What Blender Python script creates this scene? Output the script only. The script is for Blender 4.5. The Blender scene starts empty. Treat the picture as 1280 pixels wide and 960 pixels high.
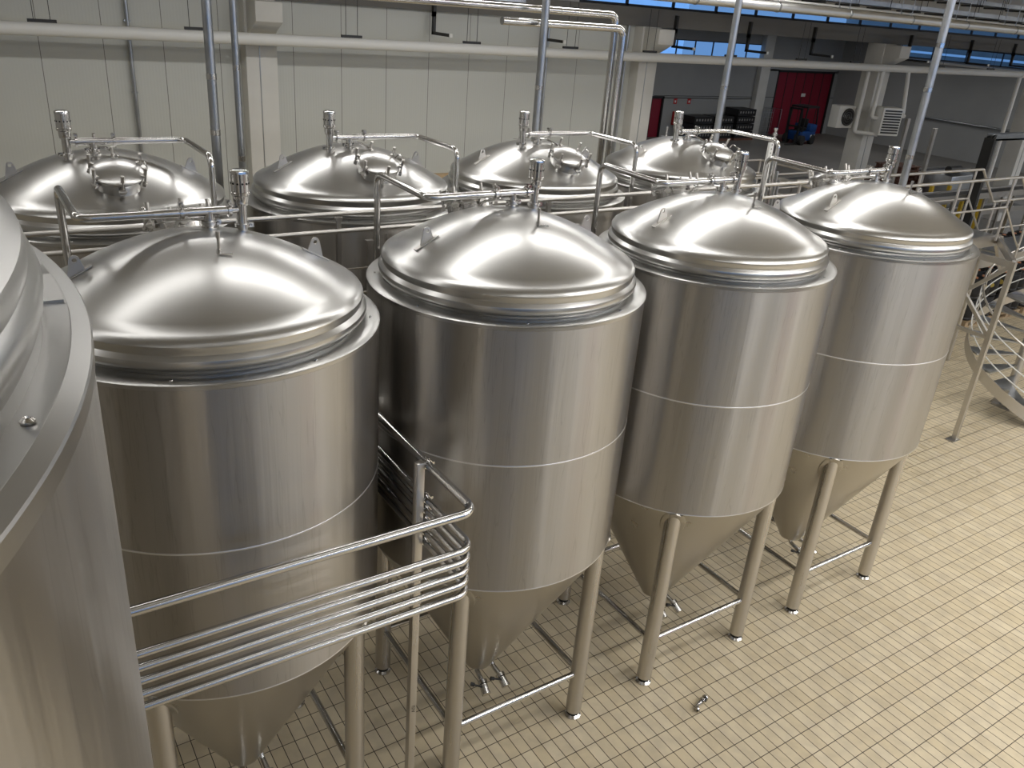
import bpy, bmesh, math, random
from mathutils import Vector, Matrix
random.seed(7)
PI = math.pi
SC = bpy.context.scene
COL = SC.collection
R = math.radians

# ------------------------------------------------------------------ materials
def mat(name, base=(0.8, 0.8, 0.8), metal=0.0, rough=0.5, aniso=0.0, coat=0.0):
    m = bpy.data.materials.new(name); m.use_nodes = True
    b = m.node_tree.nodes['Principled BSDF']
    b.inputs['Base Color'].default_value = (*base, 1)
    b.inputs['Metallic'].default_value = metal
    b.inputs['Roughness'].default_value = rough
    b.inputs['Anisotropic'].default_value = aniso
    b.inputs['Coat Weight'].default_value = coat
    return m
def nd(m, t, **kw):
    n = m.node_tree.nodes.new(t)
    for k, v in kw.items(): setattr(n, k, v)
    return n
def lk(m, a, b): m.node_tree.links.new(a, b)
def P(m): return m.node_tree.nodes['Principled BSDF']

def steel(name, base, rough, aniso=0.0, streak=0.0, stretch=(6, 6, 0.5), bump=0.0, radial=False, cvar=0.06):
    m = mat(name, base, 1.0, rough, aniso)
    tc = nd(m, 'ShaderNodeTexCoord'); mp = nd(m, 'ShaderNodeMapping')
    mp.inputs['Scale'].default_value = stretch
    lk(m, tc.outputs['Object'], mp.inputs['Vector'])
    nz = nd(m, 'ShaderNodeTexNoise'); nz.inputs['Scale'].default_value = 1.0; nz.inputs['Detail'].default_value = 4
    lk(m, mp.outputs[0], nz.inputs['Vector'])
    mr = nd(m, 'ShaderNodeMapRange')
    mr.inputs['To Min'].default_value = max(0.02, rough - streak); mr.inputs['To Max'].default_value = rough + streak
    mr.inputs['From Min'].default_value = 0.3; mr.inputs['From Max'].default_value = 0.7
    lk(m, nz.outputs['Fac'], mr.inputs['Value']); lk(m, mr.outputs[0], P(m).inputs['Roughness'])
    mx = nd(m, 'ShaderNodeMix', data_type='RGBA')
    mx.inputs[6].default_value = (*[c * (1 - cvar) for c in base], 1); mx.inputs[7].default_value = (*[min(1, c * (1 + cvar)) for c in base], 1)
    lk(m, nz.outputs['Fac'], mx.inputs[0]); lk(m, mx.outputs[2], P(m).inputs['Base Color'])
    if radial:
        P(m).inputs['Anisotropic Rotation'].default_value = 0.25
        tg = nd(m, 'ShaderNodeTangent'); tg.direction_type = 'RADIAL'; tg.axis = 'Z'
        lk(m, tg.outputs[0], P(m).inputs['Tangent'])
    if bump:
        bp = nd(m, 'ShaderNodeBump'); bp.inputs['Strength'].default_value = bump; bp.inputs['Distance'].default_value = 0.01
        lk(m, nz.outputs['Fac'], bp.inputs['Height']); lk(m, bp.outputs[0], P(m).inputs['Normal'])
    return m

M = {}
M['shell'] = steel('brushed_shell_steel', (0.455, 0.435, 0.405), 0.34, 0.95, 0.04, (4.5, 4.5, 0.16), 0.8, True, 0.22)  # tone streaks: brushed finish, deepened to stand in for missing reflection contrast
def drips(m):
    b = P(m); src = b.inputs['Base Color'].links[0].from_socket
    tc = nd(m, 'ShaderNodeTexCoord'); mp = nd(m, 'ShaderNodeMapping'); mp.inputs['Scale'].default_value = (8, 8, 0.42)
    lk(m, tc.outputs['Object'], mp.inputs['Vector'])
    nz = nd(m, 'ShaderNodeTexNoise'); nz.inputs['Scale'].default_value = 1.0; nz.inputs['Detail'].default_value = 3; nz.inputs['Roughness'].default_value = 0.6
    lk(m, mp.outputs[0], nz.inputs['Vector'])
    a = nd(m, 'ShaderNodeMath', operation='SUBTRACT'); lk(m, nz.outputs['Fac'], a.inputs[0]); a.inputs[1].default_value = 0.53
    c = nd(m, 'ShaderNodeMath', operation='ABSOLUTE'); lk(m, a.outputs[0], c.inputs[0])
    r = nd(m, 'ShaderNodeMapRange'); r.inputs['From Min'].default_value = 0.0; r.inputs['From Max'].default_value = 0.012; r.inputs['To Min'].default_value = 0.22; r.inputs['To Max'].default_value = 0.0
    lk(m, c.outputs[0], r.inputs['Value'])
    x = nd(m, 'ShaderNodeMix', data_type='RGBA'); x.inputs[7].default_value = (0.22, 0.20, 0.17, 1)
    lk(m, src, x.inputs[6]); lk(m, r.outputs[0], x.inputs[0]); lk(m, x.outputs[2], b.inputs['Base Color'])
drips(M['shell'])
M['cone'] = steel('brushed_cone_steel', (0.46, 0.435, 0.39), 0.30, 0.5, 0.03, (3, 3, 1), 0.05, True)
M['dome'] = steel('spun_dome_steel', (0.56, 0.555, 0.54), 0.29, 0.2, 0.006, (2, 2, 2), 0.0, True, 0.04)
M['flange'] = steel('flange_steel', (0.50, 0.495, 0.48), 0.30, 0.0, 0.02, (1.5, 1.5, 1.5))
M['pipe'] = steel('polished_pipe_steel', (0.62, 0.61, 0.595), 0.17, 0.0, 0.03, (5, 5, 5))
M['leg'] = steel('leg_steel', (0.56, 0.535, 0.50), 0.30, 0.6, 0.04, (9, 9, 0.6), 0.0, True)
M['dull'] = steel('dull_rail_steel', (0.58, 0.56, 0.53), 0.38, 0.0, 0.05, (6, 6, 6))
M['galv'] = steel('galvanised_steel', (0.41, 0.425, 0.44), 0.36, 0.0, 0.08, (8, 8, 8))
M['duct'] = steel('aluminium_lagging', (0.80, 0.80, 0.78), 0.42, 0.0, 0.05, (2, 2, 2))
M['weld'] = mat('weld_bead_steel', (0.75, 0.74, 0.72), 1.0, 0.42)
M['black'] = mat('black_plastic', (0.012, 0.012, 0.013), 0, 0.45)
M['rubber'] = mat('black_rubber', (0.02, 0.02, 0.02), 0, 0.7)
M['red'] = mat('dark_red_panel', (0.20, 0.006, 0.022), 0, 0.5)
M['redsign'] = mat('red_sign', (0.45, 0.02, 0.02), 0, 0.5)
M['blue'] = mat('blue_machine_paint', (0.005, 0.045, 0.18), 0, 0.4)
M['yellow'] = mat('yellow_guard_paint', (0.62, 0.42, 0.03), 0, 0.5)
M['copper'] = mat('copper_coloured_cap', (0.75, 0.33, 0.17), 0.3, 0.4)
M['gold'] = mat('gold_label', (0.55, 0.42, 0.10), 0.3, 0.45)
M['white'] = mat('white_enamel', (0.70, 0.70, 0.67), 0, 0.45)
M['whitepipe'] = mat('white_pipe_lagging', (0.72, 0.72, 0.69), 0, 0.5)
M['darkgrey'] = mat('dark_grey_metal', (0.05, 0.05, 0.05), 0.5, 0.5)
M['green'] = mat('pale_green_plastic', (0.35, 0.62, 0.45), 0, 0.4)
M['lampface'] = mat('lamp_diffuser', (0.9, 0.9, 0.88), 0, 0.5)
P(M['lampface']).inputs['Emission Color'].default_value = (1, 0.97, 0.9, 1); P(M['lampface']).inputs['Emission Strength'].default_value = 3.0

def noisy(name, c1, c2, scale, rough, stretch=(1, 1, 1), detail=5, bump=0):
    m = mat(name, c1, 0, rough)
    tc = nd(m, 'ShaderNodeTexCoord'); mp = nd(m, 'ShaderNodeMapping'); mp.inputs['Scale'].default_value = stretch
    lk(m, tc.outputs['Object'], mp.inputs['Vector'])
    nz = nd(m, 'ShaderNodeTexNoise'); nz.inputs['Scale'].default_value = scale; nz.inputs['Detail'].default_value = detail
    lk(m, mp.outputs[0], nz.inputs['Vector'])
    cr = nd(m, 'ShaderNodeValToRGB')
    cr.color_ramp.elements[0].position = 0.35; cr.color_ramp.elements[0].color = (*c1, 1)
    cr.color_ramp.elements[1].position = 0.65; cr.color_ramp.elements[1].color = (*c2, 1)
    lk(m, nz.outputs['Fac'], cr.inputs[0]); lk(m, cr.outputs[0], P(m).inputs['Base Color'])
    if bump:
        bp = nd(m, 'ShaderNodeBump'); bp.inputs['Strength'].default_value = bump; bp.inputs['Distance'].default_value = 0.01
        lk(m, nz.outputs['Fac'], bp.inputs['Height']); lk(m, bp.outputs[0], P(m).inputs['Normal'])
    return m
M['column'] = noisy('white_painted_concrete', (0.58, 0.57, 0.53), (0.64, 0.63, 0.59), 1.2, 0.7)
M['girder'] = noisy('grey_concrete_girder', (0.145, 0.14, 0.13), (0.18, 0.175, 0.16), 1.0, 0.8, (0.3, 1, 1))
M['greywall'] = noisy('grey_painted_wall', (0.27, 0.275, 0.27), (0.30, 0.305, 0.30), 0.5, 0.7)
M['ceiling'] = noisy('pale_ceiling', (0.50, 0.48, 0.44), (0.55, 0.53, 0.49), 0.6, 0.8)
M['innerwall'] = noisy('off_white_wall', (0.50, 0.49, 0.46), (0.55, 0.54, 0.51), 0.5, 0.7)
M['concrete'] = noisy('concrete_floor', (0.13, 0.125, 0.115), (0.18, 0.17, 0.155), 0.35, 0.45)
M['wood'] = noisy('pallet_wood', (0.36, 0.25, 0.14), (0.50, 0.38, 0.24), 3, 0.7, (1, 6, 6))
M['darkwood'] = noisy('brown_stained_wood', (0.10, 0.045, 0.03), (0.16, 0.075, 0.05), 3, 0.7, (1, 6, 6))
M['outside'] = noisy('outside_cladding', (0.72, 0.78, 0.82), (0.80, 0.86, 0.9), 0.4, 0.6)

def panel_wall(off):
    m = mat('insulated_wall_panel', (0.45, 0.45, 0.41), 0, 0.5)
    tc = nd(m, 'ShaderNodeTexCoord'); sp = nd(m, 'ShaderNodeSeparateXYZ'); lk(m, tc.outputs['Object'], sp.inputs[0])
    def math_(op, a, b=None):
        n = nd(m, 'ShaderNodeMath', operation=op)
        for i, v in enumerate((a, b)):
            if v is None: continue
            if hasattr(v, 'is_output'): lk(m, v, n.inputs[i])
            else: n.inputs[i].default_value = v
        return n.outputs[0]
    x = math_('ADD', sp.outputs['X'], 100.0 - off)
    fr = math_('FRACT', x)
    seam = math_('LESS_THAN', math_('ABSOLUTE', math_('SUBTRACT', fr, 0.5)), 0.006)
    rib = math_('MULTIPLY', math_('SINE', math_('MULTIPLY', x, 2 * PI * 18)), 0.5)
    nz = nd(m, 'ShaderNodeTexNoise'); nz.inputs['Scale'].default_value = 0.5; lk(m, tc.outputs['Object'], nz.inputs['Vector'])
    c = nd(m, 'ShaderNodeMix', data_type='RGBA'); c.inputs[6].default_value = (0.50, 0.51, 0.475, 1); c.inputs[7].default_value = (0.545, 0.555, 0.52, 1)
    lk(m, nz.outputs['Fac'], c.inputs[0])
    c2 = nd(m, 'ShaderNodeMix', data_type='RGBA'); c2.inputs[7].default_value = (0.16, 0.155, 0.14, 1)
    lk(m, c.outputs[2], c2.inputs[6]); lk(m, seam, c2.inputs[0]); lk(m, c2.outputs[2], P(m).inputs['Base Color'])
    bp = nd(m, 'ShaderNodeBump'); bp.inputs['Strength'].default_value = 0.15; bp.inputs['Distance'].default_value = 0.004
    lk(m, rib, bp.inputs['Height']); lk(m, bp.outputs[0], P(m).inputs['Normal'])
    return m

def tile_floor():
    m = mat('buff_floor_tiles', (0.6, 0.5, 0.36), 0, 0.42)
    tc = nd(m, 'ShaderNodeTexCoord'); mp = nd(m, 'ShaderNodeMapping')
    mp.inputs['Location'].default_value = (-8.0211 + 0.11987 * 400, -3.5276 + 0.23578 * 300, 0)
    lk(m, tc.outputs['Object'], mp.inputs['Vector'])
    b = nd(m, 'ShaderNodeTexBrick'); b.offset = 0.0; b.squash = 1.0
    b.inputs['Scale'].default_value = 1.0; b.inputs['Brick Width'].default_value = 0.11987; b.inputs['Row Height'].default_value = 0.23578
    b.inputs['Mortar Size'].default_value = 0.0040; b.inputs['Mortar Smooth'].default_value = 0.1
    b.inputs['Color1'].default_value = (0.625, 0.525, 0.35, 1); b.inputs['Color2'].default_value = (0.695, 0.60, 0.425, 1)
    b.inputs['Mortar'].default_value = (0.045, 0.03, 0.02, 1)
    lk(m, mp.outputs[0], b.inputs['Vector'])
    nz = nd(m, 'ShaderNodeTexNoise'); nz.inputs['Scale'].default_value = 5; nz.inputs['Detail'].default_value = 6; lk(m, tc.outputs['Object'], nz.inputs['Vector'])
    cr = nd(m, 'ShaderNodeValToRGB'); cr.color_ramp.elements[0].color = (0.84, 0.84, 0.86, 1); cr.color_ramp.elements[0].position = 0.3
    cr.color_ramp.elements[1].color = (1, 1, 1, 1); cr.color_ramp.elements[1].position = 0.6
    lk(m, nz.outputs['Fac'], cr.inputs[0])
    mx = nd(m, 'ShaderNodeMix', data_type='RGBA', blend_type='MULTIPLY'); mx.inputs[0].default_value = 1
    lk(m, b.outputs['Color'], mx.inputs[6]); lk(m, cr.outputs[0], mx.inputs[7]); lk(m, mx.outputs[2], P(m).inputs['Base Color'])
    bp = nd(m, 'ShaderNodeBump'); bp.inputs['Strength'].default_value = 0.5; bp.inputs['Distance'].default_value = 0.003; bp.invert = True
    lk(m, b.outputs['Fac'], bp.inputs['Height']); lk(m, bp.outputs[0], P(m).inputs['Normal'])
    # wet patch left on the tiles right of the last tank
    ds = nd(m, 'ShaderNodeVectorMath', operation='DISTANCE'); ds.inputs[1].default_value = (12.9, 6.15, 0)
    lk(m, tc.outputs['Object'], ds.inputs[0])
    n2 = nd(m, 'ShaderNodeTexNoise'); n2.inputs['Scale'].default_value = 2.5; lk(m, tc.outputs['Object'], n2.inputs['Vector'])
    ad = nd(m, 'ShaderNodeMath', operation='MULTIPLY_ADD'); lk(m, n2.outputs['Fac'], ad.inputs[0]); ad.inputs[1].default_value = 1.2; lk(m, ds.outputs['Value'], ad.inputs[2])
    wr = nd(m, 'ShaderNodeMapRange'); wr.inputs['From Min'].default_value = 1.0; wr.inputs['From Max'].default_value = 1.5
    wr.inputs['To Min'].default_value = 0.08; wr.inputs['To Max'].default_value = 0.42
    lk(m, ad.outputs[0], wr.inputs['Value']); lk(m, wr.outputs[0], P(m).inputs['Roughness'])
    return m
M['tile'] = tile_floor()

def glass(name='window_glass'):
    m = bpy.data.materials.new(name); m.use_nodes = True
    b = P(m); b.inputs['Base Color'].default_value = (0.9, 0.95, 1, 1); b.inputs['Roughness'].default_value = 0.02
    b.inputs['Transmission Weight'].default_value = 1.0; b.inputs['IOR'].default_value = 1.03
    return m
M['glass'] = glass()

# ------------------------------------------------------------------ mesh helpers
class MB:
    def __init__(s): s.bm = bmesh.new()
    def box(s, c, d, rz=0.0, mtx=None):
        g = bmesh.ops.create_cube(s.bm, size=1.0)
        m = Matrix.Translation(c) @ Matrix.Rotation(rz, 4, 'Z') @ Matrix.Diagonal((*d, 1))
        if mtx is not None: m = mtx @ m
        bmesh.ops.transform(s.bm, matrix=m, verts=g['verts']); return s
    def lo(s, a, b): return s.box([(a[i] + b[i]) / 2 for i in range(3)], [abs(b[i] - a[i]) for i in range(3)])
    def bar(s, a, b, w, h, up=(0, 0, 1)):
        a, b = Vector(a), Vector(b); d = b - a; L = d.length; z = d.normalized(); x = Vector(up).cross(z)
        if x.length < 1e-4: x = Vector((1, 0, 0)).cross(z)
        if x.length < 1e-4: x = Vector((0, 1, 0)).cross(z)
        x.normalize(); y = z.cross(x)
        m = Matrix((x, y, z)).transposed().to_4x4(); m.translation = (a + b) / 2
        return s.box((0, 0, 0), (w, h, L), 0, m)
    def cyl(s, a, b, r, n=16, r2=None):
        a, b = Vector(a), Vector(b); d = b - a
        g = bmesh.ops.create_cone(s.bm, cap_ends=True, segments=n, radius1=r, radius2=r if r2 is None else r2, depth=d.length)
        m = d.normalized().to_track_quat('Z', 'Y').to_matrix().to_4x4(); m.translation = (a + b) / 2
        bmesh.ops.transform(s.bm, matrix=m, verts=g['verts']); return s
    def lathe(s, prof, n=96, c=(0, 0, 0), mtx=None, cap0=False, cap1=False):
        rings = []
        for r, z in prof:
            if r < 1e-5: v = s.bm.verts.new((0, 0, z)); rings.append([v])
            else: rings.append([s.bm.verts.new((r * math.cos(2 * PI * i / n), r * math.sin(2 * PI * i / n), z)) for i in range(n)])
        for A, B in zip(rings, rings[1:]):
            for i in range(n):
                j = (i + 1) % n
                if len(A) == 1 and len(B) == 1: continue
                if len(A) == 1: s.bm.faces.new((A[0], B[i], B[j]))
                elif len(B) == 1: s.bm.faces.new((A[i], A[j], B[0]))
                else: s.bm.faces.new((A[i], A[j], B[j], B[i]))
        if cap0 and len(rings[0]) > 1: s.bm.faces.new(rings[0][::-1])
        if cap1 and len(rings[-1]) > 1: s.bm.faces.new(rings[-1])
        vs = [v for q in rings for v in q]
        m = Matrix.Translation(c) if mtx is None else mtx
        bmesh.ops.transform(s.bm, matrix=m, verts=vs); return s
    def tube(s, path, r, n=12, bend=0.0, seg=6, caps=True):
        pts = [Vector(p) for p in path]
        if bend > 0:
            out = [pts[0]]
            for i in range(1, len(pts) - 1):
                a, p, b = pts[i - 1], pts[i], pts[i + 1]
                u = (a - p); v = (b - p); lu, lv = u.length, v.length; u.normalize(); v.normalize()
                ang = u.angle(v)
                if ang > PI - 0.02: out.append(p); continue
                t = min(bend / math.tan(ang / 2), lu * 0.48, lv * 0.48); rr = t * math.tan(ang / 2)
                cdir = (u + v).normalized(); cen = p + cdir * (rr / math.sin(ang / 2))
                s0 = (p + u * t) - cen; s1 = (p + v * t) - cen; tot = s0.angle(s1); ax = s0.cross(s1).normalized()
                for k in range(seg + 1): out.append(cen + Matrix.Rotation(tot * k / seg, 3, ax) @ s0)
            out.append(pts[-1]); pts = out
        t0 = (pts[1] - pts[0]).normalized(); ref = Vector((0, 0, 1)) if abs(t0.z) < 0.9 else Vector((1, 0, 0))
        nn = ref.cross(t0).normalized(); rings = []
        for i, p in enumerate(pts):
            if i == 0: t = t0
            elif i == len(pts) - 1: t = (pts[-1] - pts[-2]).normalized()
            else:
                t = (pts[i] - pts[i - 1]).normalized() + (pts[i + 1] - pts[i]).normalized(); t.normalize()
            nn = (nn - t * nn.dot(t)).normalized(); bb = t.cross(nn)
            rings.append([s.bm.verts.new(p + nn * r * math.cos(2 * PI * k / n) + bb * r * math.sin(2 * PI * k / n)) for k in range(n)])
        for A, B in zip(rings, rings[1:]):
            for k in range(n): s.bm.faces.new((A[k], A[(k + 1) % n], B[(k + 1) % n], B[k]))
        if caps: s.bm.faces.new(rings[0][::-1]); s.bm.faces.new(rings[-1])
        return s
    def prism(s, poly, depth, mtx):
        a = [s.bm.verts.new((x, y, -depth / 2)) for x, y in poly]; b = [s.bm.verts.new((x, y, depth / 2)) for x, y in poly]
        s.bm.faces.new(a[::-1]); s.bm.faces.new(b); n = len(poly)
        for i in range(n): s.bm.faces.new((a[i], a[(i + 1) % n], b[(i + 1) % n], b[i]))
        bmesh.ops.transform(s.bm, matrix=mtx, verts=a + b); return s
    def build(s, name, m, parent=None, bevel=0.0, sharp=32):
        bmesh.ops.recalc_face_normals(s.bm, faces=s.bm.faces[:])
        if bevel: bmesh.ops.bevel(s.bm, geom=[e for e in s.bm.edges if len(e.link_faces) == 2 and e.calc_face_angle(0) > 0.6], offset=bevel, segments=2, affect='EDGES', profile=0.5)
        me = bpy.data.meshes.new(name); s.bm.to_mesh(me); s.bm.free()
        for p in me.polygons: p.use_smooth = True
        me.set_sharp_from_angle(angle=R(sharp))
        me.materials.append(m if not isinstance(m, str) else M[m])
        o = bpy.data.objects.new(name, me); COL.objects.link(o)
        if parent is not None: o.parent = parent
        return o

def thing(name, label, cat, loc=(0, 0, 0), rz=0.0, group=None):
    o = bpy.data.objects.new(name, None); COL.objects.link(o); o.location = loc; o.rotation_euler = (0, 0, rz)
    o.empty_display_size = 0.1
    return tag(o, label, cat, group)
def tag(o, label, cat, group=None, kind=None):
    o['label'] = label; o['category'] = cat
    if group: o['group'] = group
    if kind: o['kind'] = kind
    return o
def struct(o): o['kind'] = 'structure'; return o
def dup(root, loc, rz=0.0, label=None, group=None):
    r = root.copy(); COL.objects.link(r); r.location = loc; r.rotation_euler = (0, 0, rz)
    if label: r['label'] = label
    if group: r['group'] = group
    for ch in list(root.children):
        c = ch.copy(); COL.objects.link(c); c.parent = r
        for g in list(ch.children):
            d = g.copy(); COL.objects.link(d); d.parent = c
    return r
def rel(o, origin):
    """keep a mesh built in world coordinates in place under a thing whose origin is elsewhere"""
    o.data.transform(Matrix.Translation(-Vector(origin))); return o

# ------------------------------------------------------------------ the hall
XL, XR, YF, YB, YW = -9.0, 50.0, -10.0, 37.0, 17.0
ZC = 8.6
struct(MB().lo((XL, YF, -0.1), (31, 16.2, 0)).build('floor', 'tile'))
m_ = MB(); m_.lo((XL, 16.2, -0.1), (XR, YB + .3, 0)); m_.lo((31, YF, -0.1), (XR, 16.2, 0))
struct(m_.build('floor', 'concrete'))
struct(MB().lo((XL, YF, ZC), (XR, YW + 0.3, ZC + 0.2)).build('ceiling', 'ceiling'))
struct(MB().lo((XL, YW + 0.3, 6.40), (XR, YB + .3, 6.48)).build('ceiling', 'girder'))
w = MB(); w.lo((XL, YW + 0.02, 0), (4.97, YW + 0.2, 6.2)); struct(w.build('wall_back', panel_wall(0.08)))
w = MB(); w.lo((5.57, YW + 0.02, 0), (14.8, YW + 0.2, 6.2)); struct(w.build('wall_back', panel_wall(0.5)))
w = MB(); w.lo((15.2, YW + 0.2, 0), (15.35, YB, 6.40)); struct(w.build('wall_inner', 'greywall'))
# far wall with window band and door openings
w = MB()
w.lo((15.35, YB, 0), (33.9, YB + 0.3, 6.40)); w.lo((42.5, YB, 3.85), (XR, YB + 0.3, 6.40)); w.lo((33.9, YB, 2.16), (42.5, YB + 0.3, 4.3))
w.lo((34.75, YB, 0), (44.1, YB + 0.3, 2.2)); w.lo((33.9, YB, 5.32), (42.5, YB + 0.3, 6.40)); w.lo((42.5, YB, 2.2), (44.1, YB + 0.3, 3.95))
w.lo((49.6, YB, 0), (XR + .3, YB + 0.3, 3.95))
struct(w.build('wall_far', 'greywall'))
w = MB(); w.lo((34, YB - 0.012, 2.28), (44.1, YB, 2.31)); w.lo((49.6, YB - 0.012, 2.28), (50, YB, 2.31)); struct(w.build('trim_1', 'darkgrey'))
w = MB(); w.lo((XR, YF, 0), (XR + 0.3, YB + .3, 5.25)); w.lo((XR, YF, 6.0), (XR + 0.3, YB + .3, ZC + .2)); w.lo((XR, 33, 5.25), (XR + 0.3, YB + .3, 6.0)); w.lo((XR, YF, 5.25), (XR + .3, 14, 6.0))
struct(w.build('wall_right', 'greywall'))
w = MB(); w.lo((XL - 0.3, YF, 0), (XL, YW + 0.2, ZC)); struct(w.build('wall_left', 'innerwall'))
w = MB(); w.lo((XL, YF - 0.3, 0), (XR, YF, 4.9)); w.lo((XL, YF - 0.3, 7.3), (XR, YF, ZC)); struct(w.build('wall_front', 'greywall'))
for n_, (x0, x1, z1, mm_) in enumerate(((-3.5, -0.5, 4.5, 'darkgrey'), (4.2, 7.4, 4.6, 'white'), (9.6, 11.2, 4.6, 'darkgrey'), (14.4, 17.6, 4.8, 'red'), (19.4, 21.0, 4.8, 'white'), (24, 27, 4.8, 'darkgrey'))):  # unseen doors added for streaks in shell reflections; red one inferred from its streak
    struct(MB().lo((x0, YF, 0), (x1, YF + 0.08, z1)).build('door_%d' % (n_ + 3), mm_))
struct(MB().lo((XL, YF, 0.0), (XR, YF + 5.2, 0.004)).build('floor', 'concrete'))  # dark strip added out of view to darken reflections in the upper shells
for n_, x in enumerate((-6.2, 2.4, 8.4, 12.6, 18.4, 22.6, 29)):
    struct(MB().lo((x - .25, YF, 0), (x + .25, YF + .35, ZC)).build('trim_%d' % (n_ + 2), 'column'))  # unseen pale pilasters added as bright verticals for the steel to reflect
def band(name, n, horiz, a, b, z0, z1, fixed, th=0.06):
    f = MB(); g = MB()
    for k in range(n + 1):
        t = a + (b - a) * k / n
        if horiz: f.box((t, fixed, (z0 + z1) / 2), (0.06, th, z1 - z0))
        else: f.box((fixed, t, (z0 + z1) / 2), (th, 0.06, z1 - z0))
    for z in (z0 + 0.03, z1 - 0.03):
        if horiz: f.box(((a + b) / 2, fixed, z), (b - a, th, 0.06))
        else: f.box((fixed, (a + b) / 2, z), (th, b - a, 0.06))
    if horiz: g.box(((a + b) / 2, fixed, (z0 + z1) / 2), (b - a, 0.01, z1 - z0))
    else: g.box((fixed, (a + b) / 2, (z0 + z1) / 2), (0.01, b - a, z1 - z0))
    o = struct(g.build(name, 'glass')); fr = f.build('window_frame', 'darkgrey', o)
    return o
band('window_1', 6, True, 33.9, 42.5, 4.3, 5.32, YB + 0.15)
band('window_2', 9, False, 14, 33, 5.25, 6.0, XR + 0.15)
band('window_3', 30, True, XL, XR, 4.9, 7.3, YF - 0.15)
band('window_4', 24, True, 13.0, XR, 6.62, 7.1, YW + 0.25)
w = MB(); w.lo((XL, YW + .15, 7.1), (XR, YW + .3, ZC)); w.lo((XL, YW + .15, 6.62), (13.0, YW + .3, 7.1)); struct(w.build('wall_back', 'innerwall'))

# concrete columns with their corbels, and the girder they carry
def column(x, label):
    t = thing('concrete_column', label, 'column', (x, 17.0, 0), group='columns along the wall line')
    c = MB(); c.lo((-0.30, -0.3, 0), (0.30, 0.3, 6.2))
    o = c.build('shaft', 'column', t, 0.015)
    k = MB()
    poly = [(0, 0), (0.55, 0.28), (0.55, 0.62), (0, 0.62)]
    mt = Matrix.Translation((0, -0.29, 5.56)) @ Matrix(((0, 0, 1, 0), (-1, 0, 0, 0), (0, 1, 0, 0), (0, 0, 0, 1)))
    k.prism(poly, 0.5, mt); k.build('corbel', 'column', t, 0.01)
    g = MB(); g.lo((-0.05, -0.312, 0), (-0.035, -0.295, 5.5)); g.build('cable_duct', 'galv', t)
    return t
column(5.27, 'white concrete column between the wall panels behind the second rear tank')
column(15.0, 'white concrete column where the panelled wall ends, left of the narrow red door')
column(24.8, 'thick white concrete column carrying the air conditioner and the fan heater')
column(34.9, 'white concrete column at the far right behind the stair platform')
column(-4.5, 'white concrete column on the left, beyond the first rear tank')
g = MB(); g.lo((XL, 16.9, 6.2), (XR, 17.3, 6.62))
tag(g.build('concrete_girder', 'girder', None, 0.01), 'long dark grey girder running above the white pipe and columns', 'girder')

# far doors
def pdoor(name, x0, x1, z1, n):
    o = MB().lo((x0, YB + 0.08, 0), (x1, YB + 0.14, z1)).build(name, 'red'); struct(o)
    f = MB(); f.lo((x0 - 0.1, YB - 0.03, 0), (x0, YB + 0.2, z1 + 0.1)); f.lo((x1, YB - 0.03, 0), (x1 + 0.1, YB + 0.2, z1 + 0.1)); f.lo((x0 - 0.1, YB - 0.03, z1), (x1 + 0.1, YB + 0.2, z1 + 0.12))
    f.build('door_frame', 'black', o)
    r = MB()
    for k in range(1, n): x = x0 + (x1 - x0) * k / n; r.lo((x - 0.02, YB + 0.05, 0), (x + 0.02, YB + 0.085, z1))
    r.build('door_ribs', 'darkgrey', o)
    return o
d = pdoor('door_1', 44.2, 49.5, 3.8, 6)
MB().lo((46.75, YB + .03, 2.35), (47.15, YB + .05, 2.55)).build('door_plate', 'white', d)
pdoor('door_2', 33.9, 34.7, 2.15, 1)
w = MB(); w.lo((42.1, YB - 0.35, 0), (42.9, YB, 6.6)); tag(w.build('wall_pilaster', 'column', None, 0.01), 'pale pilaster on the far wall left of the big red door', 'pilaster')

# light outside building seen through the far window
ob = thing('outside_building', 'pale blue-lit building seen through the high far window', 'building', (40, 56, 0))
MB().lo((-14, 0, 0), (14, 6, 9)).build('facade', 'outside', ob)
for k in range(9):
    f = MB().lo((-13 + k * 3, -0.05, 4.2), (-11.2 + k * 3, 0.02, 6.6)).build('window', 'glass', ob)

ob = thing('outside_building', 'dim blue-grey building seen through the window band on the right', 'building', (60, 26, 0))
MB().lo((0, -16, 0), (6, 14, 7.2)).build('facade', 'girder', ob); MB().lo((-0.1, -16, 5.35), (0, 14, 5.5)).build('lit_strip', 'outside', ob)
for k in range(6): MB().lo((-0.08, -14 + k * 4.5, 5.9), (0.02, -11.5 + k * 4.5, 6.9)).build('window', 'glass', ob)

# ------------------------------------------------------------------ fermentation tanks
ZS, ZM, ZK, RT = 4.45, 3.36, 2.20, 1.12          # shell top, mid weld, cone weld, radius
def cone_z(r):
    return ZK - (RT - r) / (RT - 0.15) * (ZK - 0.46)
DOME = [(0.985, 4.478), (0.99, 4.50), (1.012, 4.512), (1.028, 4.53), (1.034, 4.552), (1.030, 4.575), (1.014, 4.592), (1.003, 4.602), (1.004, 4.622),
        (1.012, 4.638), (1.012, 4.655), (1.000, 4.674), (0.978, 4.690), (0.950, 4.702), (0.915, 4.715)]
def dome_z(r):
    if r > 0.915: return 4.715 - (r - 0.915) * 0.4
    return 4.715 + 0.315 * (1 - (r / 0.915) ** 1.9)
for i in range(1, 25):
    r_ = 0.915 * (1 - i / 24.0); DOME.append((r_, dome_z(r_)))

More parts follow.
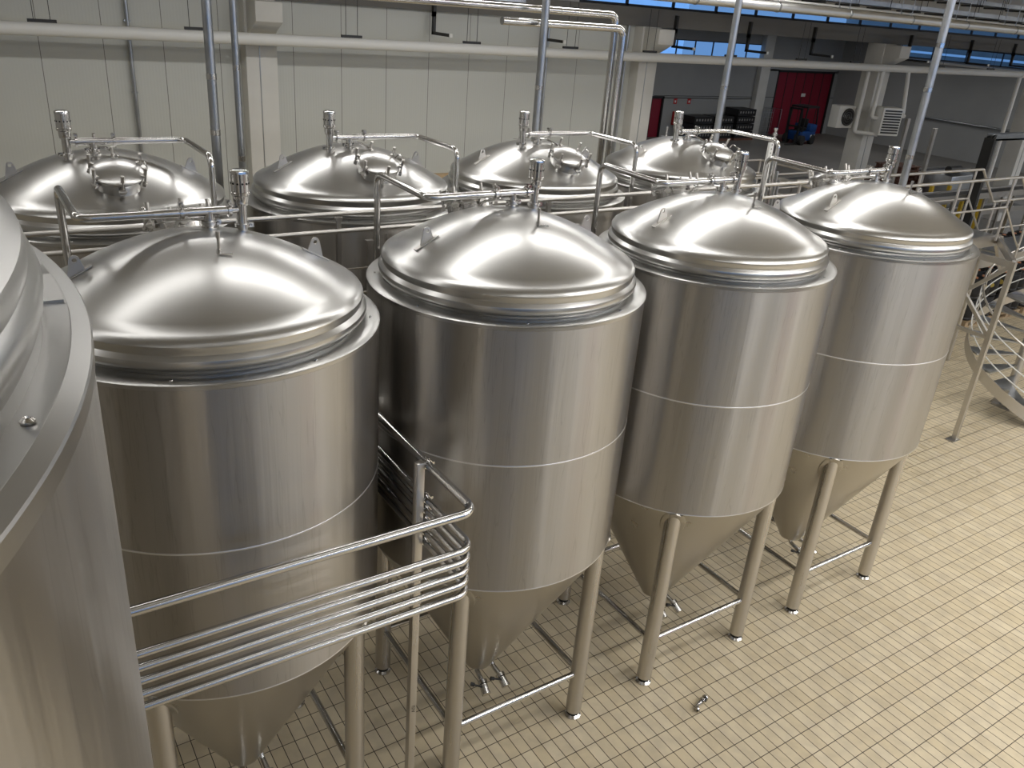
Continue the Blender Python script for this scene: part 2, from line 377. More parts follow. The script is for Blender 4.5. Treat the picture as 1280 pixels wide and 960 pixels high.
def clamp_ring(mb, c, axis, r, w=0.022):
    """a tri-clamp: two lips, a band and its wing nut"""
    c = Vector(c); a = Vector(axis).normalized()
    mb.cyl(c - a * w / 2, c + a * w / 2, r + 0.014, 18)
    u = Vector((0, 0, 1)) if abs(a.z) < 0.5 else Vector((1, 0, 0)); v = a.cross(u).normalized()
    p = c + u * (r + 0.022)
    mb.box(p, (0.03, 0.03, 0.03)); mb.cyl(p - v * 0.035, p + v * 0.05, 0.006, 8); mb.cyl(p + v * 0.035, p + v * 0.05, 0.014, 8)
    return mb

def make_tank(label, group, lug_angles):
    t = thing('fermentation_tank', label, 'tank', group=group)
    # shell
    s = MB(); s.lathe([(1.0, ZK + .002), (RT, ZK), (RT, ZM), (RT, ZS)], 128)
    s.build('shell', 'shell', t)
    MB().lathe([(RT, ZM - 0.007), (RT + 0.0025, ZM - .003), (RT + 0.0025, ZM + .003), (RT, ZM + 0.007)], 128).build('weld_seam', 'weld', t)
    MB().lathe([(RT, ZK - 0.006), (RT + 0.002, ZK), (RT, ZK + 0.006)], 128).build('weld_seam', 'weld', t)
    MB().lathe([(1.0, ZS - .01), (RT + .001, ZS - 0.004), (RT + 0.006, ZS), (RT + 0.006, ZS + 0.022), (RT - 0.004, ZS + 0.028), (0.98, ZS + 0.031), (0.96, ZS + .02)], 128).build('top_flange', 'flange', t)
    b = MB()
    for k in range(8):
        a = k * PI / 4 + 0.35; x, y = 1.06 * math.cos(a), 1.06 * math.sin(a)
        b.cyl((x, y, ZS + 0.026), (x, y, ZS + 0.037), 0.009, 8)
    b.build('flange_rivets', 'pipe', t)['kind'] = 'stuff'
    p = MB()
    for k in range(4):
        a = k * PI / 2 + 0.9
        m = Matrix.Rotation(a, 4, 'Z'); p.box((1.055, 0, ZS + 0.0315), (0.11, 0.10, 0.004), 0, m)
    # cone
    cp = [(RT, ZK), (1.0, cone_z(1.0)), (0.8, cone_z(.8)), (0.6, cone_z(.6)), (0.4, cone_z(.4)), (0.25, cone_z(.25)), (0.15, cone_z(0.15)), (0.135, 0.43), (0.09, 0.405), (0, 0.395)]
    MB().lathe(cp, 128).build('cone', 'cone', t)
    # dome
    MB().lathe(DOME, 128).build('dome_top', 'dome', t)
    # legs, foot pads, leg collars
    for sx in (-1, 1):
        for sy in (-1, 1):
            x, y = sx * 0.71, sy * 0.73
            lg = MB().cyl((x, y, 0.075), (x, y, 2.14), 0.078, 32).build('leg', 'leg', t)
            MB().cyl((x, y, 0.03), (x, y, 0.08), 0.052, 20).cyl((x, y, 0.055), (x, y, 0.075), 0.064, 20).build('foot_gasket', 'rubber', lg)
            MB().lathe([(0, 0), (0.082, 0), (0.082, 0.012), (0.06, 0.03), (0, 0.032)], 28, (x, y, 0)).build('foot_pad', 'pipe', lg)
            c = MB(); rings = []
            for rho in (0.07, 0.115, 0.122):
                ring = []
                for k in range(36):
                    px, py = x + rho * math.cos(k * PI / 18), y + rho * math.sin(k * PI / 18); rr = math.hypot(px, py)
                    off = 0.014 if rho < 0.12 else 0.0
                    if rr > RT: px *= (RT + off) / rr; py *= (RT + off) / rr; z = ZK - .02 + (rr - RT) * 1.2; 
                    else: z = cone_z(rr) - off * 1.1
                    ring.append(c.bm.verts.new((px, py, z)))
                rings.append(ring)
            for A, B in zip(rings, rings[1:]):
                for k in range(36): c.bm.faces.new((A[k], A[(k + 1) % 36], B[(k + 1) % 36], B[k]))
            c.build('leg_collar', 'cone', lg)
    zb = 0.56
    for a, b_ in (((-1, -1), (1, -1)), ((-1, 1), (1, 1)), ((-1, -1), (-1, 1)), ((1, -1), (1, 1))):
        MB().cyl((a[0] * .71, a[1] * .73, zb), (b_[0] * .71, b_[1] * .73, zb), 0.030, 16).build('brace', 'pipe', t)
    # lifting lugs: a pad on the dome and an upright eye plate
    for ang in lug_angles:
        r0 = 0.74; x, y = r0 * math.cos(ang), r0 * math.sin(ang); z0 = dome_z(r0)
        slope = math.atan2(dome_z(r0 - 0.05) - dome_z(r0 + 0.05), 0.1)
        fr = Matrix.Translation((x, y, z0)) @ Matrix.Rotation(ang, 4, 'Z')
        l = MB()
        l.box((0, 0, 0.005), (0.21, 0.045, 0.008), 0, fr @ Matrix.Rotation(slope, 4, 'Y'))
        hole = [(0.018 * math.cos(k * PI / 6), 0.018 * math.sin(k * PI / 6) + 0.105) for k in range(12)]
        sg = 0.052 * math.tan(slope)
        outl = [(-0.052, sg - .01), (0.052, -sg - .01), (0.052, 0.010 - sg)] + [(0.030 * math.cos(a), 0.030 * math.sin(a) + 0.092) for a in [R(15 + 15 * k) for k in range(11)]] + [(-0.052, sg + 0.010)]
        # plate with a real eye: bridge the outline to the hole
        mt = fr @ Matrix(((1, 0, 0, 0), (0, 0, -1, 0), (0, 1, 0, 0), (0, 0, 0, 1)))
        N = 48
        def ray(poly, a):
            ox, oy = 0, 0.092; dx, dy = math.cos(a), math.sin(a); best = None
            for i in range(len(poly)):
                (x1, y1), (x2, y2) = poly[i], poly[(i + 1) % len(poly)]
                ex, ey = x2 - x1, y2 - y1; den = dx * ey - dy * ex
                if abs(den) < 1e-9: continue
                tt = ((x1 - ox) * ey - (y1 - oy) * ex) / den; uu = ((x1 - ox) * dy - (y1 - oy) * dx) / den
                if tt > 0 and -1e-6 <= uu <= 1 + 1e-6 and (best is None or tt < best): best = tt
            return (ox + dx * best, oy + dy * best)
        L4 = []
        for dz in (-0.006, 0.006):
            L4.append([l.bm.verts.new(mt @ Vector((*ray(outl, 2 * PI * k / N), dz))) for k in range(N)])
            L4.append([l.bm.verts.new(mt @ Vector((0.014 * math.cos(2 * PI * k / N), 0.092 + 0.014 * math.sin(2 * PI * k / N), dz))) for k in range(N)])
        for A, B in ((L4[0], L4[1]), (L4[1], L4[3]), (L4[3], L4[2]), (L4[2], L4[0])):
            for k in range(N): l.bm.faces.new((A[k], A[(k + 1) % N], B[(k + 1) % N], B[k]))
        l.build('lifting_lug', 'dull', t)
    # thermowell
    x, y = 0.015, -0.34; z = dome_z(0.34)
    MB().cyl((x, y, z - .02), (x, y, z + 0.03), 0.016, 14).cyl((x, y, z), (x, y, z + 0.125), 0.010, 12).cyl((x, y, z + 0.10), (x, y, z + 0.135), 0.014, 12).box((x + .03, y - 0.02, z + .004), (0.09, 0.02, 0.006), -0.4).build('sensor_sleeve', 'pipe', t)
    # manway on the aisle side (+y)
    rm = 0.63; sl = R(21); zm = dome_z(rm)
    mm = Matrix.Translation((0.0, rm, zm)) @ Matrix.Rotation(-sl, 4, 'X') @ Matrix.Scale(0.9, 4)
    mw = MB().lathe([(0.215, -0.14), (0.215, 0.05), (0.222, 0.055), (0.222, 0.085), (0.2, 0.09)], 48, mtx=mm).build('manway_collar', 'pipe', t)
    MB().lathe([(0.232, 0.088), (0.236, 0.094), (0.236, 0.108), (0.225, 0.118), (0.20, 0.13), (0.15, 0.150), (0.08, 0.163), (0, 0.168)], 48, mtx=mm).build('manway_lid', 'dome', mw)
    h = MB(); h.tube([(-0.20, -0.02, 0.14), (-0.24, -0.03, 0.19), (-0.24, 0.12, 0.19), (-0.20, 0.11, 0.14)], 0.007, 8, 0.02)
    for v in h.bm.verts: v.co = mm @ v.co
    h.build('lid_handle', 'pipe', mw)
    for k in range(6):
        a = k * PI / 3 + 0.5; cl = MB(); q = mm @ Matrix.Rotation(a, 4, 'Z')
        cl.box((0.247, 0, 0.05), (0.03, 0.045, 0.05), 0, q); cl.box((0.235, 0, 0.125), (0.05, 0.03, 0.018), 0, q)
        n0 = len(cl.bm.verts); cl.cyl((0.252, 0, 0.04), (0.252, 0, 0.17), 0.011, 10); cl.cyl((0.252, 0, 0.15), (0.252, 0, 0.215), 0.016, 12); cl.cyl((0.252, -0.035, 0.05), (0.252, 0.035, 0.05), 0.014, 10)
        cl.bm.verts.ensure_lookup_table()
        for v in cl.bm.verts[n0:]: v.co = q @ v.co
        cl.build('lid_clamp', 'dull', mw)
    # spray and gas line: stub, tee, relief valve, swept pipe down into the aisle
    zp = 5.125; yv = 0.14; xs, xv = 0.09, 0.30
    g = MB(); g.cyl((xs, yv, dome_z(0.17) - 0.02), (xs, yv, zp), 0.032, 20); clamp_ring(g, (xs, yv, dome_z(.17) + 0.035), (0, 0, 1), 0.036)
    g.cyl((xs, yv, dome_z(.17) - .01), (xs, yv, dome_z(.17) + .008), .055, 24)
    g.cyl((xs + 0.13, yv, zp), (xs - 0.13, yv, zp), 0.031, 20); g.build('tee_piece', 'pipe', t)
    v = MB(); v.cyl((xv, yv, dome_z(0.33) - 0.02), (xv, yv, zp + 0.10), 0.034, 20); clamp_ring(v, (xv, yv, dome_z(.33) + 0.035), (0, 0, 1), 0.036)
    v.cyl((xv - 0.1, yv, zp), (xv, yv, zp), 0.024, 16); clamp_ring(v, (xv - 0.08, yv, zp), (1, 0, 0), 0.03)
    v.cyl((xv, yv, zp + 0.03), (xv, yv, zp + 0.045), 0.046, 24)
    rv = v.build('relief_valve', 'pipe', t)
    cap = MB().lathe([(0.030, 0), (0.047, 0.002), (0.050, 0.02), (0.050, 0.05), (0.061, 0.058), (0.062, 0.075), (0.059, 0.078), (0.059, 0.195), (0.062, 0.198), (0.060, 0.212), (0.045, 0.220), (0, 0.218)], 36, (xv, yv, zp + 0.04)).build('valve_cap', 'pipe', rv)
    hl = MB()
    for k in range(12):
        a = k * PI / 6; hl.cyl((xv + 0.057 * math.cos(a), yv + 0.057 * math.sin(a), zp + 0.175), (xv + 0.0615 * math.cos(a), yv + 0.0615 * math.sin(a), zp + 0.175), 0.0065, 8)
    hl.build('vent_holes', 'black', rv)
    pp = MB(); pp.tube([(xs - 0.12, yv, zp), (-0.68, yv, zp), (-0.68, 1.02, zp + 0.01), (-0.68, 1.02, 1.1)], 0.0265, 16, 0.09, 8)
    pp.build('riser_pipe', 'pipe', t)
    cr = MB(); clamp_ring(cr, (xs - 0.17, yv, zp), (1, 0, 0), 0.03); cr.cyl((xs - 0.15, yv, zp), (xs - .34, yv, zp), 0.029, 16); cr.build('pipe_clamp', 'pipe', t)
    cr = MB(); clamp_ring(cr, (-0.68, 1.02, 3.98), (0, 0, 1), 0.028); cr.build('pipe_clamp', 'pipe', t)
    sp = MB(); sp.tube([(xs - 0.03, yv, zp - 0.05), (xs - 0.10, yv + 0.02, zp - 0.05), (xs - 0.16, yv + 0.18, zp - 0.10), (xs - 0.16, yv + 0.25, zp - 0.17)], 0.011, 10, 0.04); sp.build('cleaning_line', 'pipe', t)
    # outlet pipes and small butterfly valves under the cone
    for ox, rot in ((-0.05, -0.15), (0.13, 0.05)):
        q = Matrix.Translation((ox, -0.07, 0.415)) @ Matrix.Rotation(rot, 4, 'Z') @ Matrix.Scale(1.35, 4); o = MB()
        o.tube([(0, 0.05, 0.03), (0, -0.0, -0.035), (0, -0.13, -0.055)], 0.019, 12, 0.03); o.cyl((0, -0.10, -0.045), (0, -0.125, -0.055), 0.036, 16); o.cyl((0, -0.125, -0.058), (0, -0.175, -0.085), 0.031, 16); o.cyl((0, -0.175, -0.085), (0, -0.19, -0.093), 0.034, 16)
        for vv in o.bm.verts: vv.co = q @ vv.co
        ov = o.build('outlet_valve', 'pipe', t)
        hd = MB(); hd.cyl((-0.02, -0.15, -0.05), (-0.075, -0.13, -0.03), 0.007, 8); hd.cyl((-0.075, -0.13, -0.03), (-0.10, -0.12, -0.022), 0.014, 10)
        for vv in hd.bm.verts: vv.co = q @ vv.co
        hd.build('valve_handle', 'black', ov)
    return t

FG = 'front row of fermentation tanks'; BG = 'rear row of fermentation tanks'
front = make_tank('steel fermentation tank behind the curved pipe rack, nearest whole tank on the left', FG, (R(179), R(-2)))
front.location = (1.25, 5.36, 0)
dup(front, (3.61, 5.36, 0), 0, 'steel fermentation tank just right of the curved pipe rack, second of the front row', FG)
dup(front, (5.98, 5.36, 0), 0, 'steel fermentation tank standing behind the loose valve on the floor, third of the front row', FG)
dup(front, (8.39, 5.36, 0), 0, 'steel fermentation tank at the right end of the front row beside the spiral stair', FG)
rear = make_tank('steel fermentation tank of the rear row at the far left, its round hatch facing us', BG, (R(-1), R(178)))
rear.location = (1.15, 8.32, 0); rear.rotation_euler = (0, 0, PI)
dup(rear, (3.53, 8.32, 0), PI, 'steel fermentation tank of the rear row in front of the white column, second from left', BG)
dup(rear, (5.88, 8.32, 0), PI, 'steel fermentation tank of the rear row in front of the twin vertical pipes', BG)
dup(rear, (8.30, 8.32, 0), PI, 'steel fermentation tank of the rear row at its right end, beside the perforated upright', BG)

# big vessel at the left edge, cut by the frame
S0 = (-1.685, 1.851); R0 = 1.86; Z0 = 5.872
bt = thing('storage_tank', 'large steel tank in the left foreground, cut off by the picture edge', 'tank', (S0[0], S0[1], 0))
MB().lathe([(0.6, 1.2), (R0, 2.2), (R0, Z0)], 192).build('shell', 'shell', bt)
MB().lathe([(R0 - .01, Z0 - .045), (R0 + 0.004, Z0 - 0.04), (R0 + 0.006, Z0 - .002), (R0 + .003, Z0 + 0.003), (R0 - 0.028, Z0 + 0.014), (R0 - 0.031, Z0 + 0.0125), (R0 - 0.12, Z0 + 0.015)], 192).build('top_flange', 'flange', bt)
rb = R0 - 0.075; k_ = 0.9
MB().lathe([(rb, Z0 + 0.01), (rb - .004, Z0 + 0.04), (rb + 0.008, Z0 + 0.065), (rb + 0.012, Z0 + 0.09), (rb + 0.004, Z0 + 0.115), (rb - 0.008, Z0 + 0.13), (rb - 0.006, Z0 + .15), (rb - .012, Z0 + .175), (rb - 0.04, Z0 + 0.195), (rb - 0.12, Z0 + 0.225)] +
           [(r, Z0 + 0.225 + 0.42 * (1 - (r / (rb - .12)) ** 1.6)) for r in [(rb - .12) * (1 - i / 16) for i in range(1, 17)]], 192).build('dome_top', 'dome', bt)
fb = MB()
bx, by = 0.055, -0.575     # bolt on the flange
a0 = math.atan2(1.28 - S0[1], 0.01 - S0[0])
for k in range(10):
    a = a0 + k * 2 * PI / 10; x, y = (R0 - 0.052) * math.cos(a), (R0 - 0.052) * math.sin(a)
    fb.lathe([(0.011, 0), (0.011, 0.003), (0.006, 0.007), (0.0045, 0.004), (0, 0.004)], 16, (x, y, Z0 + 0.0145))
fb.build('flange_rivets', 'pipe', bt)['kind'] = 'stuff'
a1 = math.atan2(1.80 - S0[1], 0.07 - S0[0])
f = MB(); seg = 10; vt = []
for i in range(seg + 1):
    a = a1 + i * R(14) / seg; vt.append([((R0 - 0.074) * math.cos(a), (R0 - .074) * math.sin(a)), ((R0 - 0.033) * math.cos(a), (R0 - .033) * math.sin(a))])
for i in range(seg):
    q = [(*vt[i][0], 0), (*vt[i][1], 0), (*vt[i + 1][1], 0), (*vt[i + 1][0], 0)]
    lo_ = [f.bm.verts.new((x, y, Z0 + 0.012)) for x, y, _ in q]; hi = [f.bm.verts.new((x, y, Z0 + 0.018)) for x, y, _ in q]
    f.bm.faces.new(hi)
    for j in range(4): f.bm.faces.new((lo_[j], lo_[(j + 1) % 4], hi[(j + 1) % 4], hi[j]))
bmesh.ops.remove_doubles(f.bm, verts=f.bm.verts[:], dist=1e-5)
f.build('flange_lap_plate', 'flange', bt)
for k in range(4):
    a = R(45 + 90 * k); x, y = 1.25 * math.cos(a), 1.25 * math.sin(a)
    MB().cyl((x, y, 0), (x, y, 1.9), 0.09, 24).build('leg', 'leg', bt)

# ------------------------------------------------------------------ curved pipe rack in front of the first two tanks
PX, PY = 2.425, 3.76
def rack_pipe(z, r, label, y_end=9.0):
    o = MB().tube([(-0.6, PY, z), (PX, PY, z), (PX, 6.75, z)], r, 18, 0.10, 10).build('process_pipe', 'pipe')
    return tag(o, label, 'pipe', 'pipes of the rack between the tanks')
rack_pipe(3.53, 0.030, 'bent steel pipe of the foreground rack, highest one and set apart above the others')
names = ['topmost of the five closely stacked pipes', 'second from top of the five closely stacked pipes', 'middle one of the five closely stacked pipes', 'fourth from top of the five closely stacked pipes', 'lowest of the five closely stacked pipes']
for i, nme in enumerate(names):
    rack_pipe(3.245 - 0.0915 * i, 0.0245, 'bent steel pipe of the foreground rack, ' + nme)
t = thing('pipe_support_post', 'square steel post holding the curved foreground pipes between the first two tanks', 'post', (2.362, 4.42, 0))
MB().lo((-0.03, -0.03, 0.01), (0.03, 0.03, 3.56)).build('post', 'leg', t, 0.004)
MB().lo((-0.07, -0.07, 0), (0.07, 0.07, 0.012)).build('base_plate', 'dull', t)
for z in [3.53] + [3.245 - 0.0915 * i for i in range(5)]:
    c = MB(); c.cyl((0.03, 0, z), (0.095, 0, z), 0.006, 8); c.cyl((0.063, -0.012, z), (0.063, 0.012, z), 0.037 if z > 3.5 else 0.031, 16); c.box((0.063, 0, z + 0.038), (0.02, 0.03, 0.02)); c.cyl((0.063, -.03, z + .04), (0.063, .03, z + .04), 0.005, 8); c.box((0.105, 0, z), (0.02, 0.02, 0.02))
    c.build('pipe_clamp', 'pipe', t)
t2 = dup(t, (2.362, 6.62, 0), 0, 'square steel post holding the far end of the pipes, between tanks in the aisle')
cu = bpy.data.curves.new('stamped_letters', 'FONT'); cu.body = 'AISI'; cu.size = 0.042; cu.extrude = 0.0003; cu.align_y = 'CENTER'; cu.space_character = 1.1
tmp = bpy.data.objects.new('stamped_letters', cu); COL.objects.link(tmp); bpy.context.view_layer.update()
me = bpy.data.meshes.new_from_object(tmp); bpy.data.objects.remove(tmp); me.materials.clear(); me.materials.append(M['darkgrey'])
tx = bpy.data.objects.new('stamped_letters', me); COL.objects.link(tx); tx.parent = t; tx.location = (0.003, -0.0306, 1.24); tx.rotation_euler = (R(90), R(-90), 0)
t['group'] = t2['group'] = 'posts of the foreground pipe rack'

# ------------------------------------------------------------------ aisle between the rows
YA = 7.0
t = thing('aisle_handrail', 'steel handrail of two long parallel rails running between the tank rows', 'handrail', (0, YA, 0))
for z in (4.655, 4.495): MB().cyl((-1.5, 0, z), (9.55, 0, z), 0.021, 14).build('rail', 'dull', t)
for x in (0.15, 2.85, 5.2, 7.55, 9.5):
    MB().lo((x - 0.02, 0.02, 3.4), (x + 0.02, 0.06, 4.64)).box((x, 0.03, 4.60), (0.07, 0.03, 0.03)).build('post', 'dull', t)
w = thing('aisle_walkway', 'narrow grated walkway between the front and rear tank rows', 'walkway', (0, 6.85, 0))
g = MB()
for k in range(60): g.box((-1.5 + k * 0.19, 0, 3.37), (0.012, 0.52, 0.04))
for y in (-0.25, 0, 0.25): g.box((4.1, y, 3.37), (11.4, 0.012, 0.05))
g.build('grating', 'galv', w)
for x in (-0.05, 2.42, 4.80, 7.2, 9.7):
    s = MB().lo((x - 0.03, 0.0, 0), (x + 0.03, 0.06, 3.35)).build('post', 'dull', w)
t = thing('tap_manifold', 'small steel post with thin horizontal tubes standing in the aisle behind the second tank', 'manifold', (3.16, 7.05, 0))
MB().lo((-0.025, -0.025, 3.39), (0.025, 0.025, 4.36)).box((0, 0, 4.36), (0.07, 0.06, 0.03)).build('post', 'dull', t)
MB().cyl((0.17, 0, 3.39), (0.17, 0, 4.42), 0.014, 10).build('thin_riser', 'pipe', t)
for z in (4.12, 3.88): MB().cyl((-0.25, -0.03, z), (0.32, -0.03, z), 0.012, 10).build('thin_tube', 'pipe', t)

# vertical conduits and pipes going to the ceiling
def riser(x, y, r, z0, label, m='galv', couplings=(), z1=ZC, name='ceiling_conduit', group='conduits rising to the ceiling'):
    t = thing(name, label, 'pipe', (x, y, 0), group=group)
    MB().cyl((0, 0, z0), (0, 0, z1), r, 24).build('tube', m, t)
    for z in couplings: MB().cyl((0, 0, z - 0.03), (0, 0, z + 0.03), r * 1.1, 24).build('coupling', 'pipe', t)
    return t
riser(2.58, 10.0, 0.052, 0, 'thick vertical conduit behind the first rear tank, left of the white column', couplings=(5.5, 4.9))
riser(2.86, 10.0, 0.038, 0, 'thinner vertical conduit standing beside the thick one left of the white column', couplings=(5.6, 4.6))
riser(7.03, 10.0, 0.055, 0, 'vertical conduit rising behind the third rear tank left of the twin pipes', couplings=(5.45,))
riser(9.62, 9.0, 0.050, 0, 'tall slanting-looking conduit rising right of the last rear tank, crossing the blue window', couplings=(5.6,))
riser(12.0, 7.315, 0.056, 0, 'tall silver conduit rising behind the last front tank near the stair platform', couplings=(6.4, 5.8, 4.85))
def twin(x0, z, y, x1, label):
    o = MB().tube([(x0, y, z), (x1, y, z), (x1, y, 0.0)], 0.052, 18, 0.11, 8).build('process_pipe', 'pipe')
    return tag(o, label, 'pipe', 'pair of bent pipes near the ceiling')
twin(1.0, 6.438, 10.3, 8.51, 'upper of the two long pipes bending down behind the third rear tank')
twin(6.45, 6.265, 10.16, 8.56, 'lower, shorter of the two pipes bending down behind the third rear tank')
# twin's hangers
o = thing('pipe_hanger', 'small bracket holding the twin pipes under the girder at top centre', 'hanger', (6.6, 10.25, 0))
MB().box((0, 0, 6.53), (0.5, 0.06, 0.05)).build('channel', 'galv', o); MB().cyl((-0.2, 0, 6.5), (-0.2, 0, ZC), 0.008, 8).cyl((0.2, 0, 6.5), (0.2, 0, ZC), 0.008, 8).build('threaded_rod', 'galv', o)
# grey conduits fixed to the panel wall
for x, lab in ((3.0, 'thin grey conduit running down the panelled wall behind the first rear tank'), (12.05, 'thin grey conduit running down the panelled wall behind the third rear tank'), (14.45, 'grey cable duct running down the wall just left of the second column')):
    t = thing('wall_conduit', lab, 'conduit', (x, 16.98, 0), group='conduits on the panelled wall')
    MB().cyl((0, -0.03, 0), (0, -0.03, 6.2), 0.035, 12).build('tube', 'galv', t)
    for z in (1.5, 3.0, 4.5, 5.7): MB().box((0, -0.02, z), (0.11, 0.05, 0.03)).build('clip', 'galv', t)

# long white pipe with its hangers
wp = thing('white_pipe', 'long thick white pipe running along the wall below the girder', 'pipe', (0, 16.25, 0))
MB().cyl((XL, 0, 5.535), (32.2, 0, 5.535), 0.105, 20).cyl((32.0, 0, 5.535), (32.22, 0, 5.535), .12, 20).build('pipe', 'whitepipe', wp)
for x in (1.6, 4.0, 6.9, 9.6, 12.2, 14.6, 17.4, 20.2, 22.6, 27, 30):
    MB().cyl((x - .12, 0, 5.62), (x - .12, 0, ZC if False else 6.6), 0.006, 6).cyl((x + .12, 0, 5.62), (x + .12, 0, 6.6), 0.006, 6).box((x, 0, 5.66), (0.42, 0.05, 0.05)).build('hanger', 'darkgrey', wp)
for x, x2, lab in ((23.9, 23.95, ''), (25.1, 25.1, '')):
    pass
t = thing('heater_pipes', 'white insulated pipes branching down from the long white pipe to the fan heater', 'pipe', (0, 0, 0))
MB().tube([(24.05, 16.25, 5.5), (24.05, 16.25, 4.10), (24.3, 15.9, 4.10)], 0.062, 14, 0.08).build('pipe', 'whitepipe', t)
MB().tube([(25.35, 16.25, 5.5), (25.25, 16.0, 4.20), (25.0, 15.8, 4.2)], 0.062, 14, 0.08).build('pipe', 'whitepipe', t)
MB().tube([(23.85, 16.6, 5.4), (23.85, 16.6, 3.62), (24.2, 16.0, 3.62)], 0.062, 14, 0.08).build('pipe', 'whitepipe', t)
t = thing('fan_heater', 'white fan heater box with dark louvres hanging on the thick column', 'heater', (24.45, 16.0, 3.62), R(-20))
MB().lo((-0.35, -0.25, 0), (0.35, 0.28, 0.82)).build('casing', 'white', t, 0.02)
for k in range(9): MB().box((0, -0.262, 0.09 + k * 0.08), (0.58, 0.03, 0.045)).build('louvre', 'darkgrey', t)
MB().lo((0.0, 0.28, 0.3), (0.2, 0.55, 0.4)).build('wall_bracket', 'galv', t)
t = thing('air_conditioner', 'white air conditioner unit with a round fan grille left of the thick column', 'air conditioner', (23.95, 17.25, 3.66), R(-5))
t.scale = (0.86, 0.86, 0.86)
MB().lo((-0.42, -0.2, 0), (0.42, 0.2, 0.78)).build('casing', 'white', t, 0.02)
f = MB().cyl((0.08, -0.205, 0.39), (0.08, -0.235, 0.39), 0.31, 32).build('fan_grille', 'darkgrey', t)
for k in range(3): MB().lathe([(0.08 + .09 * k, 0), (0.085 + .09 * k, 0.006), (0.09 + .09 * k, 0)], 32, mtx=Matrix.Translation((0.08, -0.236, 0.39)) @ Matrix.Rotation(PI / 2, 4, 'X')).build('grille_ring', 'galv', f)
MB().lo((0.40, -0.1, 0.1), (0.52, 0.1, 0.2)).build('wall_bracket', 'galv', t)

# overhead services at the top of the picture
def run_y(name, lab, cat, x0, x1, y, z, r, m):
    t = thing(name, lab, cat, (0, y, 0))
    MB().cyl((x0, 0, z), (x1, 0, z), r, 20).build('pipe', m, t)
    for k in range(int((x1 - x0) / 2.2)):
        x = x0 + 1.0 + k * 2.2; MB().cyl((x, 0, z - r - 0.01), (x, 0, ZC), 0.008, 6).lathe([(r, -.02), (r + .01, -.02), (r + .01, .02), (r, .02)], 16, mtx=Matrix.Translation((x, 0, z)) @ Matrix.Rotation(PI / 2, 4, 'Y')).build('hanger', 'galv', t)
    return t
run_y('overhead_duct', 'long shiny insulated pipe crossing the top right above the blue window strip', 'pipe', 8.5, 36, 12.0, 6.80, 0.09, 'duct')
run_y('overhead_pipe', 'thin white pipe running just above the shiny pipe at top right', 'pipe', 13, 36, 12.35, 6.93, 0.022, 'white')
def tray(x0, x1, y, z, w, lab):
    t = thing('cable_tray', lab, 'cable tray', (0, y, 0), group='cable trays at the top right')
    m = MB(); m.lo((x0, -w / 2, z), (x1, w / 2, z + 0.012)); m.lo((x0, -w / 2, z), (x1, -w / 2 + 0.012, z + 0.11)); m.lo((x0, w / 2 - 0.012, z), (x1, w / 2, z + 0.11)); m.build('tray', 'galv', t)
    k = x0 + 0.6
    while k < x1:
        MB().box((k, 0, z - 0.025), (0.05, w + 0.12, 0.04)).cyl((k, w / 2 + .04, z - .03), (k, w / 2 + .04, ZC - .002), 0.008, 6).cyl((k, -w / 2 - .04, z - .03), (k, -w / 2 - .04, ZC), 0.008, 6).build('support', 'darkgrey', t); k += 1.15
    c = MB()
    for j in range(5): c.cyl((x0, -w / 3 + j * w / 6, z + 0.035), (x1, -w / 3 + j * w / 6, z + 0.035), 0.02, 8)
    c.build('cables', 'darkgrey', t)['kind'] = 'stuff'
tray(12, 34, 12.9, 7.02, 0.5, 'wide cable tray crossing the top right corner, lower and nearer one')
tray(14, 34, 13.9, 7.36, 0.5, 'wide cable tray crossing the top right corner, higher one under the ceiling')
# small strut brackets dropping from the girder
for i, (x, lab) in enumerate(((9.0, 'over the panelled wall at top centre'), (11.9, 'over the panelled wall left of the twin pipes'), (15.9, 'beside the second column corbel'), (18.6, 'in front of the far blue window'), (21.3, 'between the blue window and the thick column'), (26.0, 'just right of the thick column'), (29.5, 'at the top right beyond the silver conduit'), (32.3, 'at the top right corner'))):
    t = thing('drop_bracket', 'dark L-shaped bracket under the girder, ' + lab, 'bracket', (x, 16.1, 0), group='drop brackets under the girder')
    MB().lo((-0.03, 0.70, 6.1), (0.03, 0.802, 6.5)).lo((-0.03, 0.70, 5.75), (0.03, 0.78, 6.2)).build('upright', 'darkgrey', t)
    MB().lo((-0.03, -0.0, 5.75), (0.03, 0.78, 5.81)).build('arm', 'darkgrey', t); MB().lo((-0.034, -0.02, 5.745), (0.034, 0.01, 5.815)).build('end_cap', 'white', t)

# perforated upright and conduits at the end of the rear row
t = thing('perforated_upright', 'pale perforated steel upright carrying conduits right of the last rear tank', 'upright', (10.1, 8.35, 0))
m = MB(); m.lo((-0.045, -0.02, 0), (0.045, 0.02, 4.92)); m.build('channel', 'white', t)
h = MB()
for k in range(30): h.lo((-0.008, -0.0225, 3.2 + k * 0.058), (0.008, -0.019, 3.215 + k * 0.058))
h.build('slots', 'darkgrey', t)['kind'] = 'stuff'
for k in range(4): MB().cyl((0.14 + k * 0.075, 0.02, 0), (0.14 + k * 0.075, 0.02, 4.75 - 0.13 * k), 0.022, 10).build('conduit', 'galv', t)
v = MB(); v.cyl((0.02, -.02, 4.92), (0.02, -.02, 5.12), 0.018, 12).cyl((0.02, -.02, 5.02), (0.02, -.02, 5.06), 0.035, 12).cyl((0.02, -.02, 5.10), (0.02, -.02, 5.13), 0.03, 12); v.build('vent_valve', 'pipe', t)

